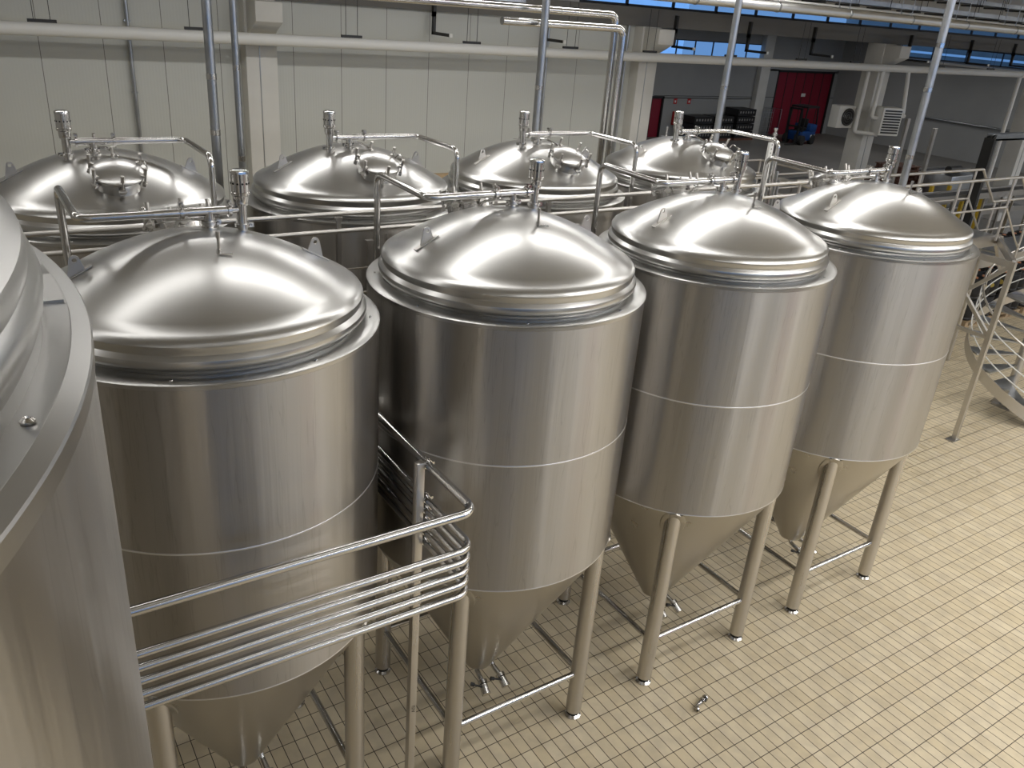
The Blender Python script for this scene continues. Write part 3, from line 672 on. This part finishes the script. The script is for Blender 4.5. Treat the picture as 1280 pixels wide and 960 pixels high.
# wooden frame standing before the panelled wall
t = thing('timber_rack', 'brown wooden frame standing against the panelled wall behind the second and third rear tanks', 'frame', (9.9, 16.3, 0))
MB().lo((-1.25, -0.05, 2.75), (1.45, 0.05, 2.95)).build('top_rail', 'wood', t)
for x in (-1.2, 1.4): MB().lo((x - 0.06, -0.05, 0), (x + 0.06, 0.05, 2.75)).build('upright', 'wood', t)
MB().bar((0.35, -0.3, 3.15), (1.45, 0.0, 2.9), 0.07, 0.07).build('loose_bar', 'darkgrey', t)

# ------------------------------------------------------------------ stair platform on the right
pf = thing('stair_platform', 'grey steel platform with braced leg at the right behind the last tank', 'platform', (0, 0, 0))
def pb(name, a, b, w=0.08, h=0.08, m='dull', par=None): return MB().bar(a, b, w, h).build(name, m, par or pf)
MB().lo((14.16, 6.34, 0.012), (14.24, 6.42, 3.28)).build('post', 'dull', pf); MB().lo((14.02, 6.3, 0), (14.26, 6.46, 0.012)).build('base_plate', 'dull', pf)
MB().lo((14.16, 8.3, 0), (14.24, 8.38, 3.28)).build('post', 'dull', pf)
pb('beam', (14.2, 6.345, 3.225), (14.2, 8.4, 3.225), 0.076, 0.1)
pb('brace', (14.2, 6.4, 3.2), (14.2, 7.02, 2.57), 0.06, 0.06); pb('brace', (14.2, 7.02, 2.57), (14.2, 6.4, 1.98), 0.06, 0.06); pb('brace', (14.2, 6.4, 1.95), (14.2, 8.3, 1.95), 0.06, 0.06)
pb('brace', (14.2, 6.95, 2.6), (14.2, 8.34, 3.2), 0.05, 0.05)
MB().lo((9.8, 7.44, 3.14), (15.75, 7.50, 3.34)).build('fascia', 'dull', pf)
pb('fascia', (15.75, 7.47, 3.24), (16.3, 7.47, 2.62), 0.06, 0.2)
MB().lo((16.25, 7.92, 2.5), (21.5, 7.98, 2.7)).build('fascia', 'dull', pf)
MB().lo((9.8, 8.35, 3.14), (15.75, 8.41, 3.34)).build('fascia', 'dull', pf)
MB().lo((9.8, 7.5, 3.27), (15.75, 8.35, 3.31)).build('deck', 'galv', pf); MB().lo((16.25, 7.95, 2.64), (21.5, 8.8, 2.68)).build('deck', 'galv', pf)
pb('beam', (15.7, 7.44, 3.24), (14.24, 6.40, 3.24), 0.06, 0.12)
for k in range(3): MB().box((15.85 + k * 0.17, 7.95, 3.12 - k * 0.17), (0.18, 0.85, 0.03)).build('step', 'galv', pf)
for x, y in ((21.4, 8.0), (21.4, 8.7), (17.8, 8.7), (9.9, 7.48), (9.9, 8.38)):
    MB().lo((x - 0.04, y - 0.04, 0), (x + 0.04, y + 0.04, 2.6 if x > 16 else 3.2)).build('post', 'dull', pf)
def rail(y, lab, x0, far=True):
    t = thing('platform_handrail', lab, 'handrail', (0, y, 0), group='handrails of the stair platform')
    MB().tube([(x0, 0, 4.41), (15.52, 0, 4.41), (16.2, 0, 3.79)] + ([(21.4, 0, 3.79)] if far else [(16.2, 0, 2.7)]), 0.024, 14, 0.05).build('top_rail', 'dull', t)
    MB().tube([(x0, 0, 3.9), (15.3, 0, 3.9), (16.0, 0, 3.25)] + ([(21.4, 0, 3.25)] if far else [(16.2, 0, 3.1)]), 0.019, 12, 0.05).build('mid_rail', 'dull', t)
    for x in (10.5, 12.0, 13.6, 15.3): MB().cyl((x, 0, 3.3), (x, 0, 4.41), 0.021, 12).build('baluster', 'dull', t)
    for x in ((16.3, 18, 19.7, 21.35) if far else ()): MB().cyl((x, 0, 2.66), (x, 0, 3.79), 0.021, 12).build('baluster', 'dull', t)
rail(7.3, 'near handrail with sloped step-down at the right behind the last front tank', 9.9, False)
rail(8.0, 'far handrail with sloped step-down at the right behind the last front tank', 10.4)

# spiral stair
CX, CY, RS = 16.6, 6.75, 1.0
t = thing('spiral_staircase', 'grey steel spiral staircase with curved stringer at the right edge', 'staircase', (CX, CY, 0))
MB().cyl((0, 0, 0.02), (0, 0, 3.6), 0.085, 24).build('centre_pole', 'dull', t)
MB().box((0, 0, 0.012), (0.36, 0.36, 0.024)).build('base_plate', 'dull', t)
MB().prism([(0, 0), (0.22, 0), (0, 0.3)], 0.012, Matrix.Rotation(R(120), 4, 'Z') @ Matrix.Translation((0.06, 0, 0.02)) @ Matrix.Rotation(PI / 2, 4, 'X')).prism([(0, 0), (0.22, 0), (0, 0.3)], 0.012, Matrix.Rotation(R(240), 4, 'Z') @ Matrix.Translation((0.06, 0, 0.02)) @ Matrix.Rotation(PI / 2, 4, 'X')).build('gusset', 'dull', t)
NS = 15; A0 = R(235); DA = R(-23)
for k in range(NS):
    a = A0 + DA * k; z = 0.22 * (k + 1); s = MB()
    h0, h1 = -R(11), R(13)
    poly = [(0.07 * math.cos(h0), 0.07 * math.sin(h0)), (RS * math.cos(h0), RS * math.sin(h0)), (RS, 0), (RS * math.cos(h1), RS * math.sin(h1)), (0.07 * math.cos(h1), 0.07 * math.sin(h1))]
    s.prism(poly, 0.03, Matrix.Translation((0, 0, z)) @ Matrix.Rotation(a, 4, 'Z')); s.build('tread', 'galv', t)
def helix(r, dz, a_from, n, h):
    """points following the treads"""
    return [(r * math.cos(A0 + DA * (a_from + i * h)), r * math.sin(A0 + DA * (a_from + i * h)), dz + 0.22 * (1 + a_from + i * h)) for i in range(n)]
pts = helix(RS + 0.02, 0, -0.6, 64, 0.245); s = MB(); prev = None
for (x, y, z) in pts:
    k = (RS + 0.032) / (RS + 0.02)
    v = [s.bm.verts.new((x, y, z - 0.16)), s.bm.verts.new((x, y, z + 0.07)), s.bm.verts.new((x * k, y * k, z + 0.07)), s.bm.verts.new((x * k, y * k, z - 0.16))]
    if prev:
        for j in range(4): s.bm.faces.new((prev[j], prev[(j + 1) % 4], v[(j + 1) % 4], v[j]))
    else: s.bm.faces.new(v)
    prev = v
s.bm.faces.new(prev[::-1]); s.build('stringer', 'dull', t)
for dz, r in ((0.30, 0.012), (0.55, 0.012), (0.80, 0.012), (1.02, 0.02)): MB().tube(helix(RS + 0.03, dz, 0, 60, 0.245), r, 8).build('handrail', 'white' if r < .02 else 'dull', t)
for k in (0, 3, 6, 9, 12, 14): x, y, z = helix(RS + 0.03, 0, k, 1, 1)[0]; MB().cyl((x, y, z), (x, y, z + 1.02), 0.014, 8).build('baluster', 'dull', t)
t = thing('document_tray', 'white tray lying on a low step of the spiral staircase', 'tray', (16.25, 6.05, 0.455), R(60))
MB().lo((-0.2, -0.13, 0), (0.2, 0.13, 0.03)).build('tray', 'white', t, 0.006); MB().lo((-0.14, -0.09, 0.03), (0.05, 0.09, 0.045)).build('papers', 'galv', t)

# ------------------------------------------------------------------ kegs on pallets
def make_pallet():
    t = thing('wooden_pallet', 'x', 'pallet')
    for k in range(7): MB().box((0, -0.36 + k * 0.12, 0.135), (1.2, 0.09, 0.02)).build('deck_board', 'wood', t)
    for y in (-0.35, 0, 0.35): MB().lo((-0.6, y - .045, 0), (-0.46, y + .045, 0.125)).lo((-0.07, y - .045, 0), (0.07, y + .045, 0.125)).lo((0.46, y - .045, 0), (0.6, y + .045, 0.125)).lo((-0.6, y - .046, 0), (0.6, y + .046, 0.02)).build('runner', 'wood', t)
    return t
def make_keg():
    t = thing('beer_keg', 'x', 'keg')
    MB().lathe([(0, 0), (0.15, 0), (0.185, 0.02), (0.19, 0.06), (0.18, 0.08), (0.19, 0.11), (0.195, 0.27), (0.19, 0.43), (0.18, 0.46), (0.19, 0.48), (0.185, 0.53), (0.16, 0.54), (0.155, 0.50), (0, 0.50)], 24).build('barrel', 'black', t)
    MB().cyl((0, 0, 0.50), (0, 0, 0.545), 0.055, 16).build('cap', 'copper', t)
    MB().cyl((-.191, 0, 0.30), (-0.197, 0, 0.30), 0.06, 16).build('round_label', 'gold', t)
    return t
pal = make_pallet(); keg = make_keg(); used = [0, 0]
def place(proto, i, loc, rz, label, group):
    if not used[i]: used[i] = 1; proto.location = loc; proto.rotation_euler = (0, 0, rz); proto['label'] = label; proto['group'] = group; return proto
    return dup(proto, loc, rz, label, group)
for row, (y, xs) in enumerate(((10.2, [19.6, 21.0, 22.4, 23.8, 25.2]), (12.2, [23.2, 24.6, 26.0, 27.4]))):
    for x in xs:
        place(pal, 0, (x, y, 0), 0, 'wooden pallet under the black kegs behind the stair platform', 'pallets under the kegs')
        for lay in range(2):
            for i in range(3):
                for j in range(2):
                    place(keg, 1, (x - 0.4 + i * 0.4, y - 0.2 + j * 0.4, 0.145 + lay * 0.545), random.uniform(-0.9, 0.9), 'black keg with a copper-coloured cap, stacked on the pallets behind the stair platform', 'black kegs on the pallets')
# crates of the dark stacks by the far wall
for i, (x, y, lab) in enumerate(((36.6, 35.9, 'left one'), (38.3, 35.9, 'middle one'), (40.1, 35.9, 'right one, taller'))):
    t = thing('crate_stack', 'black stack of crates by the far wall below the high window, ' + lab, 'crate stack', (x, y, 0), group='crate stacks by the far wall')
    for k in range(4 if i == 2 else 3):
        MB().lo((-0.75, -0.55, 0.14 + k * 0.42), (0.75, 0.55, 0.52 + k * 0.42)).build('crate', 'black', t)
        s = MB()
        for q in range(6): s.lo((-0.62 + q * 0.22, -0.56, 0.28 + k * 0.42), (-0.52 + q * 0.22, -0.545, 0.40 + k * 0.42))
        s.build('hand_holes', 'dull', t)
    MB().lo((-0.8, -0.6, 0), (0.8, 0.6, 0.13)).build('pallet_base', 'darkwood', t)

# forklift
t = thing('forklift', 'blue forklift truck with black mast and cage parked before the big red door', 'forklift', (43.1, 33.9, 0), R(10))
MB().lo((-0.3, -0.55, 0.22), (1.3, 0.55, 0.75)).lo((0.55, -0.55, 0.7), (1.35, 0.55, 1.15)).build('chassis', 'blue', t, 0.06)
MB().lo((0.7, -0.57, 0.35), (1.2, -0.555, 0.55)).build('name_plate', 'white', t)
MB().lo((-0.2, -0.35, 0.75), (0.3, 0.35, 0.8)).lo((0.15, -0.3, 0.8), (0.6, 0.3, 0.95)).lo((0.5, -0.3, 0.9), (0.62, 0.3, 1.45)).build('seat', 'black', t, 0.02)
for x in (-0.25, 0.95):
    for y in (-0.5, 0.5): MB().cyl((x, y - 0.12, 0.28), (x, y + 0.12, 0.28), 0.28, 20).build('wheel', 'rubber', t)
MB().bar((-0.35, -0.5, 0.75), (-0.15, -0.5, 2.15), 0.07, 0.07).bar((-0.35, 0.5, 0.75), (-0.15, 0.5, 2.15), 0.07, 0.07).bar((1.25, -0.5, 1.1), (1.05, -0.5, 2.15), 0.07, 0.07).bar((1.25, 0.5, 1.1), (1.05, 0.5, 2.15), 0.07, 0.07).lo((-0.25, -0.55, 2.1), (1.15, 0.55, 2.2)).build('overhead_guard', 'black', t)
MB().lo((-0.62, -0.4, 0.1), (-0.5, -0.3, 2.1)).lo((-0.62, 0.3, 0.1), (-0.5, 0.4, 2.1)).lo((-0.62, -0.4, 2.0), (-0.5, 0.4, 2.1)).lo((-0.62, -0.4, 1.0), (-0.5, 0.4, 1.1)).build('mast', 'black', t)
for y in (-0.3, 0.3): MB().lo((-1.7, y - 0.06, 0.06), (-0.6, y + 0.06, 0.1)).lo((-0.66, y - .06, .06), (-.6, y + .06, .6)).build('fork', 'darkgrey', t)
# fire equipment and signs on the far wall
t = thing('fire_cabinet', 'red fire hose cabinet on the far wall right of the narrow red door', 'fire cabinet', (35.9, YB - 0.13, 0.7))
MB().lo((-0.3, -0.1, 0), (0.3, 0.12, 0.75)).build('box', 'redsign', t, 0.02); MB().cyl((0, -0.12, 0.38), (0, -0.1, 0.38), 0.2, 20).build('hose_window', 'black', t)
for x, lab in ((35.7, 'left of two small red signs above the fire cabinet'), (36.8, 'right of two small red signs above the fire cabinet')):
    t = thing('wall_sign', lab, 'sign', (x, YB - 0.02, 1.85)); MB().lo((-0.13, 0, 0), (0.13, 0.018, 0.3)).build('plate', 'redsign', t); MB().lo((-0.05, -0.005, 0.08), (0.05, 0, 0.2)).build('symbol', 'white', t)
t = thing('wire_cage', 'tall grey wire cage trolley by the far wall between pilaster and red door', 'trolley', (43.45, YB - 0.7, 0))
MB().lo((-0.45, -0.3, 0.1), (0.45, 0.3, 0.15)).build('base', 'galv', t)
for x in (-.38, .38):
    for y in (-.24, .24): MB().cyl((x, y - .02, .05), (x, y + .02, .05), .05, 12).lo((x - .02, y - .03, .05), (x + .02, y + .03, .11)).build('castor', 'rubber', t)
c = MB()
for k in range(7): c.cyl((-0.45 + k * 0.15, 0.3, 0.15), (-0.45 + k * 0.15, 0.3, 1.7), 0.012, 6)
for k in range(6): c.cyl((-0.45, 0.3, 0.3 + k * 0.28), (0.45, 0.3, 0.3 + k * 0.28), 0.012, 6)
for x in (-0.45, 0.45): c.cyl((x, -0.3, .15), (x, -0.3, 1.7), 0.015, 6); c.cyl((x, -.3, 1.7), (x, .3, 1.7), 0.012, 6)
c.build('cage', 'galv', t)

# zig-zag rails of a lower gangway beyond the rear row
def gang(name, lab, pts, posts, r=0.022):
    t = thing(name, lab, 'handrail', (0, 0, 0), group='gangway rails beyond the rear row')
    for dz in (0, -0.28): MB().tube([(x, y, z + dz) for x, y, z in pts], r, 10, 0.04).build('rail', 'dull', t)
    for (x, y, z) in posts: MB().cyl((x, y, 0), (x, y, z), r, 10).build('post', 'dull', t)
gang('gangway_rail', 'far zigzag pair of rails on the gangway right of the last rear tank', [(12.6, 12.6, 3.75), (15.0, 12.6, 3.75), (15.0, 11.2, 3.75), (11.2, 11.2, 3.75)], [(15.0, 12.6, 3.75), (15.0, 11.2, 3.75), (11.3, 11.2, 3.75)])
gang('gangway_rail', 'near zigzag pair of rails on the gangway right of the last rear tank', [(11.2, 11.6, 3.6), (14.2, 11.6, 3.6), (14.2, 10.2, 3.6), (10.8, 10.2, 3.6)], [(14.2, 11.6, 3.6), (14.2, 10.2, 3.6), (10.9, 10.2, 3.6)])

# bottling machinery, conveyors and pallets beyond the platform
def conveyor(x0, x1, y, z, lab, m='dull'):
    t = thing('conveyor', lab, 'conveyor', (0, y, 0), group='conveyors beyond the platform')
    MB().lo((x0, -0.3, z - 0.12), (x1, -0.26, z + 0.05)).build('side_rail', m, t); MB().lo((x0, 0.26, z - 0.12), (x1, 0.3, z + 0.05)).build('side_rail', m, t)
    MB().lo((x0, -0.26, z - 0.03), (x1, 0.26, z)).build('belt', 'darkgrey', t)
    k = x0 + 0.3
    while k < x1: MB().lo((k - 0.03, -0.29, 0), (k + 0.03, -0.23, z - 0.1)).lo((k - 0.03, 0.23, 0), (k + 0.03, 0.29, z - 0.1)).build('leg', m, t); k += 1.8
conveyor(16, 30, 13.4, 2.3, 'high conveyor running across behind the last tanks, nearest one')
conveyor(17, 33, 15.3, 1.1, 'low conveyor running across behind the last tanks')
conveyor(26, 40, 21.5, 1.0, 'farthest low conveyor behind the last tanks, near the dark warehouse floor')
t = thing('black_beam_machine', 'long dark machine beam left of the thick column beyond the rear row', 'machine', (20, 14.4, 0))
MB().lo((-3.8, -0.25, 2.0), (3.6, 0.25, 2.3)).build('beam', 'black', t, 0.02)
for x in (-3.3, 0, 3.2): MB().lo((x - 0.06, -0.1, 0), (x + 0.06, 0.1, 2.0)).build('leg', 'darkgrey', t)
for i, (x, y, hh) in enumerate(((25.6, 14.6, 2.27), (26.6, 14.6, 2.23), (27.6, 14.6, 1.85), (28.8, 14.6, 1.86), (22.2, 11.2, 1.3), (24.3, 11.2, 1.3))):
    t = thing('guard_post', 'yellow upright guard post among the machinery behind the stair platform', 'post', (x, y, 0), group='yellow guard posts')
    MB().lo((-0.05, -0.05, 0.01), (0.05, 0.05, hh)).build('post', 'yellow', t); MB().lo((-0.1, -0.1, 0), (0.1, 0.1, 0.012)).build('base_plate', 'yellow', t)
for i, (x, y, lab) in enumerate(((25.6, 16.0, 'left'), (27.6, 16.2, 'right'))):
    t = thing('machine_upright', 'tall grey free-standing upright before the grey wall, %s of the pair' % lab, 'upright', (x, y, 0), group='tall uprights before the grey wall')
    MB().lo((-0.07, -0.05, 0), (0.07, 0.05, 4.1 - 0.35 * i)).build('post', 'dull', t); MB().lo((-.15, -.15, 0), (.15, .15, .02)).build('base_plate', 'dull', t)
def pallet_stack(x, y, n, lab, rz=0):
    t = thing('pallet_stack', lab, 'pallet stack', (x, y, 0), rz, 'stacks of brown pallets')
    for k in range(n):
        m = MB()
        for q in range(5): m.box((0, -0.48 + q * 0.24, 0.13 + k * 0.15), (1.2, 0.12, 0.025))
        for q in (-0.5, 0, 0.5): m.box((q, 0, 0.055 + k * 0.15), (0.12, 1.0, 0.11))
        m.build('pallet', 'darkwood', t)
pallet_stack(26.8, 17.6, 14, 'tall stack of brown pallets just right of the thick column')
pallet_stack(28.6, 17.8, 15, 'tall stack of brown pallets between the two grey uprights')
pallet_stack(30.6, 17.4, 12, 'stack of brown pallets under the cable bridge at right')
pallet_stack(32.0, 19.5, 9, 'far stack of brown pallets left of the last column')
t = thing('labelling_machine', 'grey machine with rounded hood and motor behind the stair platform at right', 'machine', (29.6, 16.25, 0))
MB().lo((-0.9, -0.5, 0.1), (0.9, 0.5, 2.2)).build('cabinet', 'galv', t, 0.03); MB().cyl((-0.4, 0, 2.32), (0.3, 0, 2.32), 0.13, 20).build('motor', 'darkgrey', t); MB().lo((0.3, -0.52, 1.2), (0.8, -0.5, 1.7)).build('control_panel', 'black', t)
# keg filler parts near the kegs
for i, (x, y) in enumerate(((22.6, 14.2), (24.8, 14.25), (27.4, 10.2))):
    lab = ['dark filling machine with steel frame behind the kegs, leftmost', 'dark filling machine with steel frame behind the kegs, middle', 'dark filling machine with steel frame right of the kegs'][i]
    t = thing('filling_machine', lab, 'machine', (x, y, 0), 0, 'filling machines behind the kegs')
    MB().lo((-0.7, -0.4, 0.4), (0.7, 0.4, 1.35)).build('body', 'black', t, 0.02)
    for sx in (-0.75, 0.75):
        for sy in (-0.45, 0.45): MB().lo((sx - 0.03, sy - 0.03, 0), (sx + 0.03, sy + 0.03, 1.95)).build('post', 'dull', t)
    MB().lo((-0.78, -0.48, 1.9), (0.78, -0.42, 1.97)).lo((-0.78, 0.42, 1.9), (0.78, 0.48, 1.97)).build('top_frame', 'dull', t)
    for k in range(4): MB().cyl((-0.5 + k * 0.33, 0, 1.35), (-0.5 + k * 0.33, 0, 1.7), 0.05, 12).build('filling_head', 'pipe', t)

# cable bridge at the far right
t = thing('cable_bridge', 'dark cable bridge turning down beside the last column at the right edge', 'cable tray', (25.0, 12.95, 0))
MB().lo((0, -0.15, 3.95), (6.5, 0.15, 4.0)).lo((0, -0.15, 3.95), (6.5, -0.13, 4.12)).lo((0, 0.13, 3.95), (6.5, 0.15, 4.12)).build('tray', 'galv', t)
MB().lo((-0.06, -0.15, 0), (0.06, 0.15, 4.0)).build('upright', 'darkgrey', t)
MB().lo((6.3, -0.05, 0), (6.4, 0.05, 4.0)).build('upright', 'dull', t)
for k in range(4): MB().tube([(0.1, -0.1 + k * 0.06, 0.5), (0.1, -0.1 + k * 0.06, 4.07), (6.4, -0.1 + k * 0.06, 4.07)], 0.022, 8, 0.15).build('cable', 'galv' if k % 2 else 'darkgrey', t)
for y in (16.25,): tag(MB().cyl((32.05, y, 0), (32.05, y, 5.5), 0.07, 14).build('white_downpipe', 'whitepipe'), 'white vertical pipe beside the last column at the right edge', 'pipe')
tag(MB().lo((27.2, 11.2, 2.9), (27.55, 11.5, 3.15)).build('signal_box', 'green', None, .02), 'small pale green box above the machinery at the right', 'box')
tag(MB().cyl((27.35, 11.35, 0), (27.35, 11.35, 2.9), 0.03, 10).build('signal_post', 'dull'), 'thin post carrying the small pale green box', 'post')
# wall pipes on the right-hand wall
t = thing('wall_pipe', 'white pipe running along the right-hand wall under its window band', 'pipe', (49.85, 0, 0)); MB().cyl((0, 10, 5.12), (0, 34, 5.12), 0.07, 12).build('pipe', 'whitepipe', t)
t = thing('wall_pipe', 'thin grey pipe running low along the right-hand grey wall', 'pipe', (49.85, 0, 0)); MB().cyl((0, 10, 2.05), (0, 30.5, 2.05), 0.06, 12).build('pipe', 'galv', t)

# loose valve lying on the tiles
t = thing('loose_valve', 'small steel elbow valve lying loose on the tiled floor', 'valve', (5.58, 4.08, 0.0), R(12))
MB().tube([(-0.11, -0.03, 0.030), (-0.06, 0.0, 0.032), (0.02, 0.0, 0.034)], 0.020, 12, 0.03).lathe([(0.02, -0.008), (0.031, -0.008), (0.031, 0.008), (0.02, 0.008)], 16, mtx=Matrix.Translation((-0.112, -0.031, 0.031)) @ Matrix.Rotation(R(75), 4, 'Y')).build('elbow', 'pipe', t)
MB().cyl((0.02, 0, 0.036), (0.085, 0, 0.036), 0.026, 16).cyl((0.015, 0, 0.036), (0.03, 0, 0.036), 0.035, 16).cyl((0.075, 0, 0.036), (0.09, 0, 0.036), 0.035, 16).build('valve_body', 'pipe', t)
MB().cyl((0.05, 0, 0.05), (0.05, -0.02, 0.085), 0.007, 8).cyl((0.05, -0.02, 0.08), (0.0, -0.05, 0.08), 0.009, 8).build('handle', 'black', t)

# ------------------------------------------------------------------ lamps
lamp_proto = None
def lamp(x, y, z, watts, L=3.0, W=0.55, rz=0.0):
    global lamp_proto
    lab = 'long linear ceiling lamp hung under the ceiling'
    if lamp_proto is None:
        lamp_proto = thing('ceiling_lamp', lab, 'lamp', (x, y, z), rz, 'ceiling lamps')
        MB().lo((-L / 2, -W / 2, 0.02), (L / 2, W / 2, 0.09)).build('housing', 'white', lamp_proto)
        for s in (-1.1, 1.1): MB().cyl((s, 0, 0.09), (s, 0, 0.5), 0.006, 6).build('hanger', 'galv', lamp_proto)
        o = lamp_proto
    else: o = dup(lamp_proto, (x, y, z), rz, lab, 'ceiling lamps')
    return o
def lit(x, y, z, watts, L, W, rz=0.0, col=(1.0, 0.985, 0.965)):
    ld = bpy.data.lights.new('lamp_light', 'AREA'); ld.shape = 'RECTANGLE'; ld.size = L; ld.size_y = W; ld.energy = watts; ld.color = col
    o = bpy.data.objects.new('lamp_light', ld); COL.objects.link(o); o.location = (x, y, z); o.rotation_euler = (0, 0, rz); return o
for y in (-7.0, -2.5, 2.0, 6.5, 11.0):
    for k in range(10 if y < 3 else 7):
        x = -6.5 + k * 3.3
        lamp(x, y, 8.062, 0); lit(x, y, 8.07, (90 if y < 0 else 42 if y < 8 else 80) * ((0.10 if x < 2 else 0.30 if x < 6 else 1.6) if y < 3 else 0.5 if x < 2 else 0.85 if x < 6 else 1.1), 2.95, 0.50)
for x, y in ((19, 22), (28, 22), (37, 22), (46, 22), (24, 31), (34, 31), (44, 31)):  # lamps added out of view to brighten the dark warehouse
    lamp(x, y, 6.15, 0, 2.9, 0.30); lit(x, y, 6.158, 95, 2.95, 0.50)
for x, y in ((34, 2), (40, 2), (34, -4), (42, -4), (38, 8), (44, 8)):  # unseen lamps over the right end, set strong to lift the grey wall
    lamp(x, y, 8.062, 0, 2.9, 0.30); lit(x, y, 8.07, 300, 2.95, 0.50)

# world: deep blue evening sky outside the windows
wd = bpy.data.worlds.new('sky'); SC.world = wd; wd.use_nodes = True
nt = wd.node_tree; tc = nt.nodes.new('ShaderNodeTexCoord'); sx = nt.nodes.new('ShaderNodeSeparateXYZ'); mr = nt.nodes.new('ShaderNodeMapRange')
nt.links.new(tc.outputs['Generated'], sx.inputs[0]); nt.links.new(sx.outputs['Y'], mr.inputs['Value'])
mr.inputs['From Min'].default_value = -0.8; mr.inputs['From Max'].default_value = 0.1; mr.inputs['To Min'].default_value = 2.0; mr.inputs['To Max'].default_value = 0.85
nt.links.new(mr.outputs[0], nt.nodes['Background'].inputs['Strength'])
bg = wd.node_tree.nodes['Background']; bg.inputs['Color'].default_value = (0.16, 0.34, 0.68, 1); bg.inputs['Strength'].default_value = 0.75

# ------------------------------------------------------------------ camera
F = 1035.345; 
RW = [(0.8366837, -0.5425091, 0.0751280), (-0.1706267, -0.3885439, -0.9054944), (0.5204295, 0.7447936, -0.4176549)]
cd = bpy.data.cameras.new('camera'); cam = bpy.data.objects.new('camera', cd); COL.objects.link(cam)
r_, d_, f_ = [Vector(v) for v in RW]
cam.matrix_world = Matrix.Translation((0, 0, 6.5)) @ Matrix((r_, -d_, -f_)).transposed().to_4x4()
cd.sensor_width = 36.0; cd.sensor_fit = 'HORIZONTAL'; cd.lens = F / 1280 * 36.0; cd.clip_end = 300; cd.clip_start = 0.02
SC.camera = cam
SC.view_settings.view_transform = 'Standard'; SC.view_settings.look = 'None'; SC.view_settings.gamma = 1.0; SC.view_settings.exposure = 0.0
SC.view_settings.use_curve_mapping = False
SC.cycles.max_bounces = 10; SC.cycles.diffuse_bounces = 4; SC.cycles.glossy_bounces = 6; SC.cycles.sample_clamp_indirect = 6.0
SC.cycles.use_denoising = True
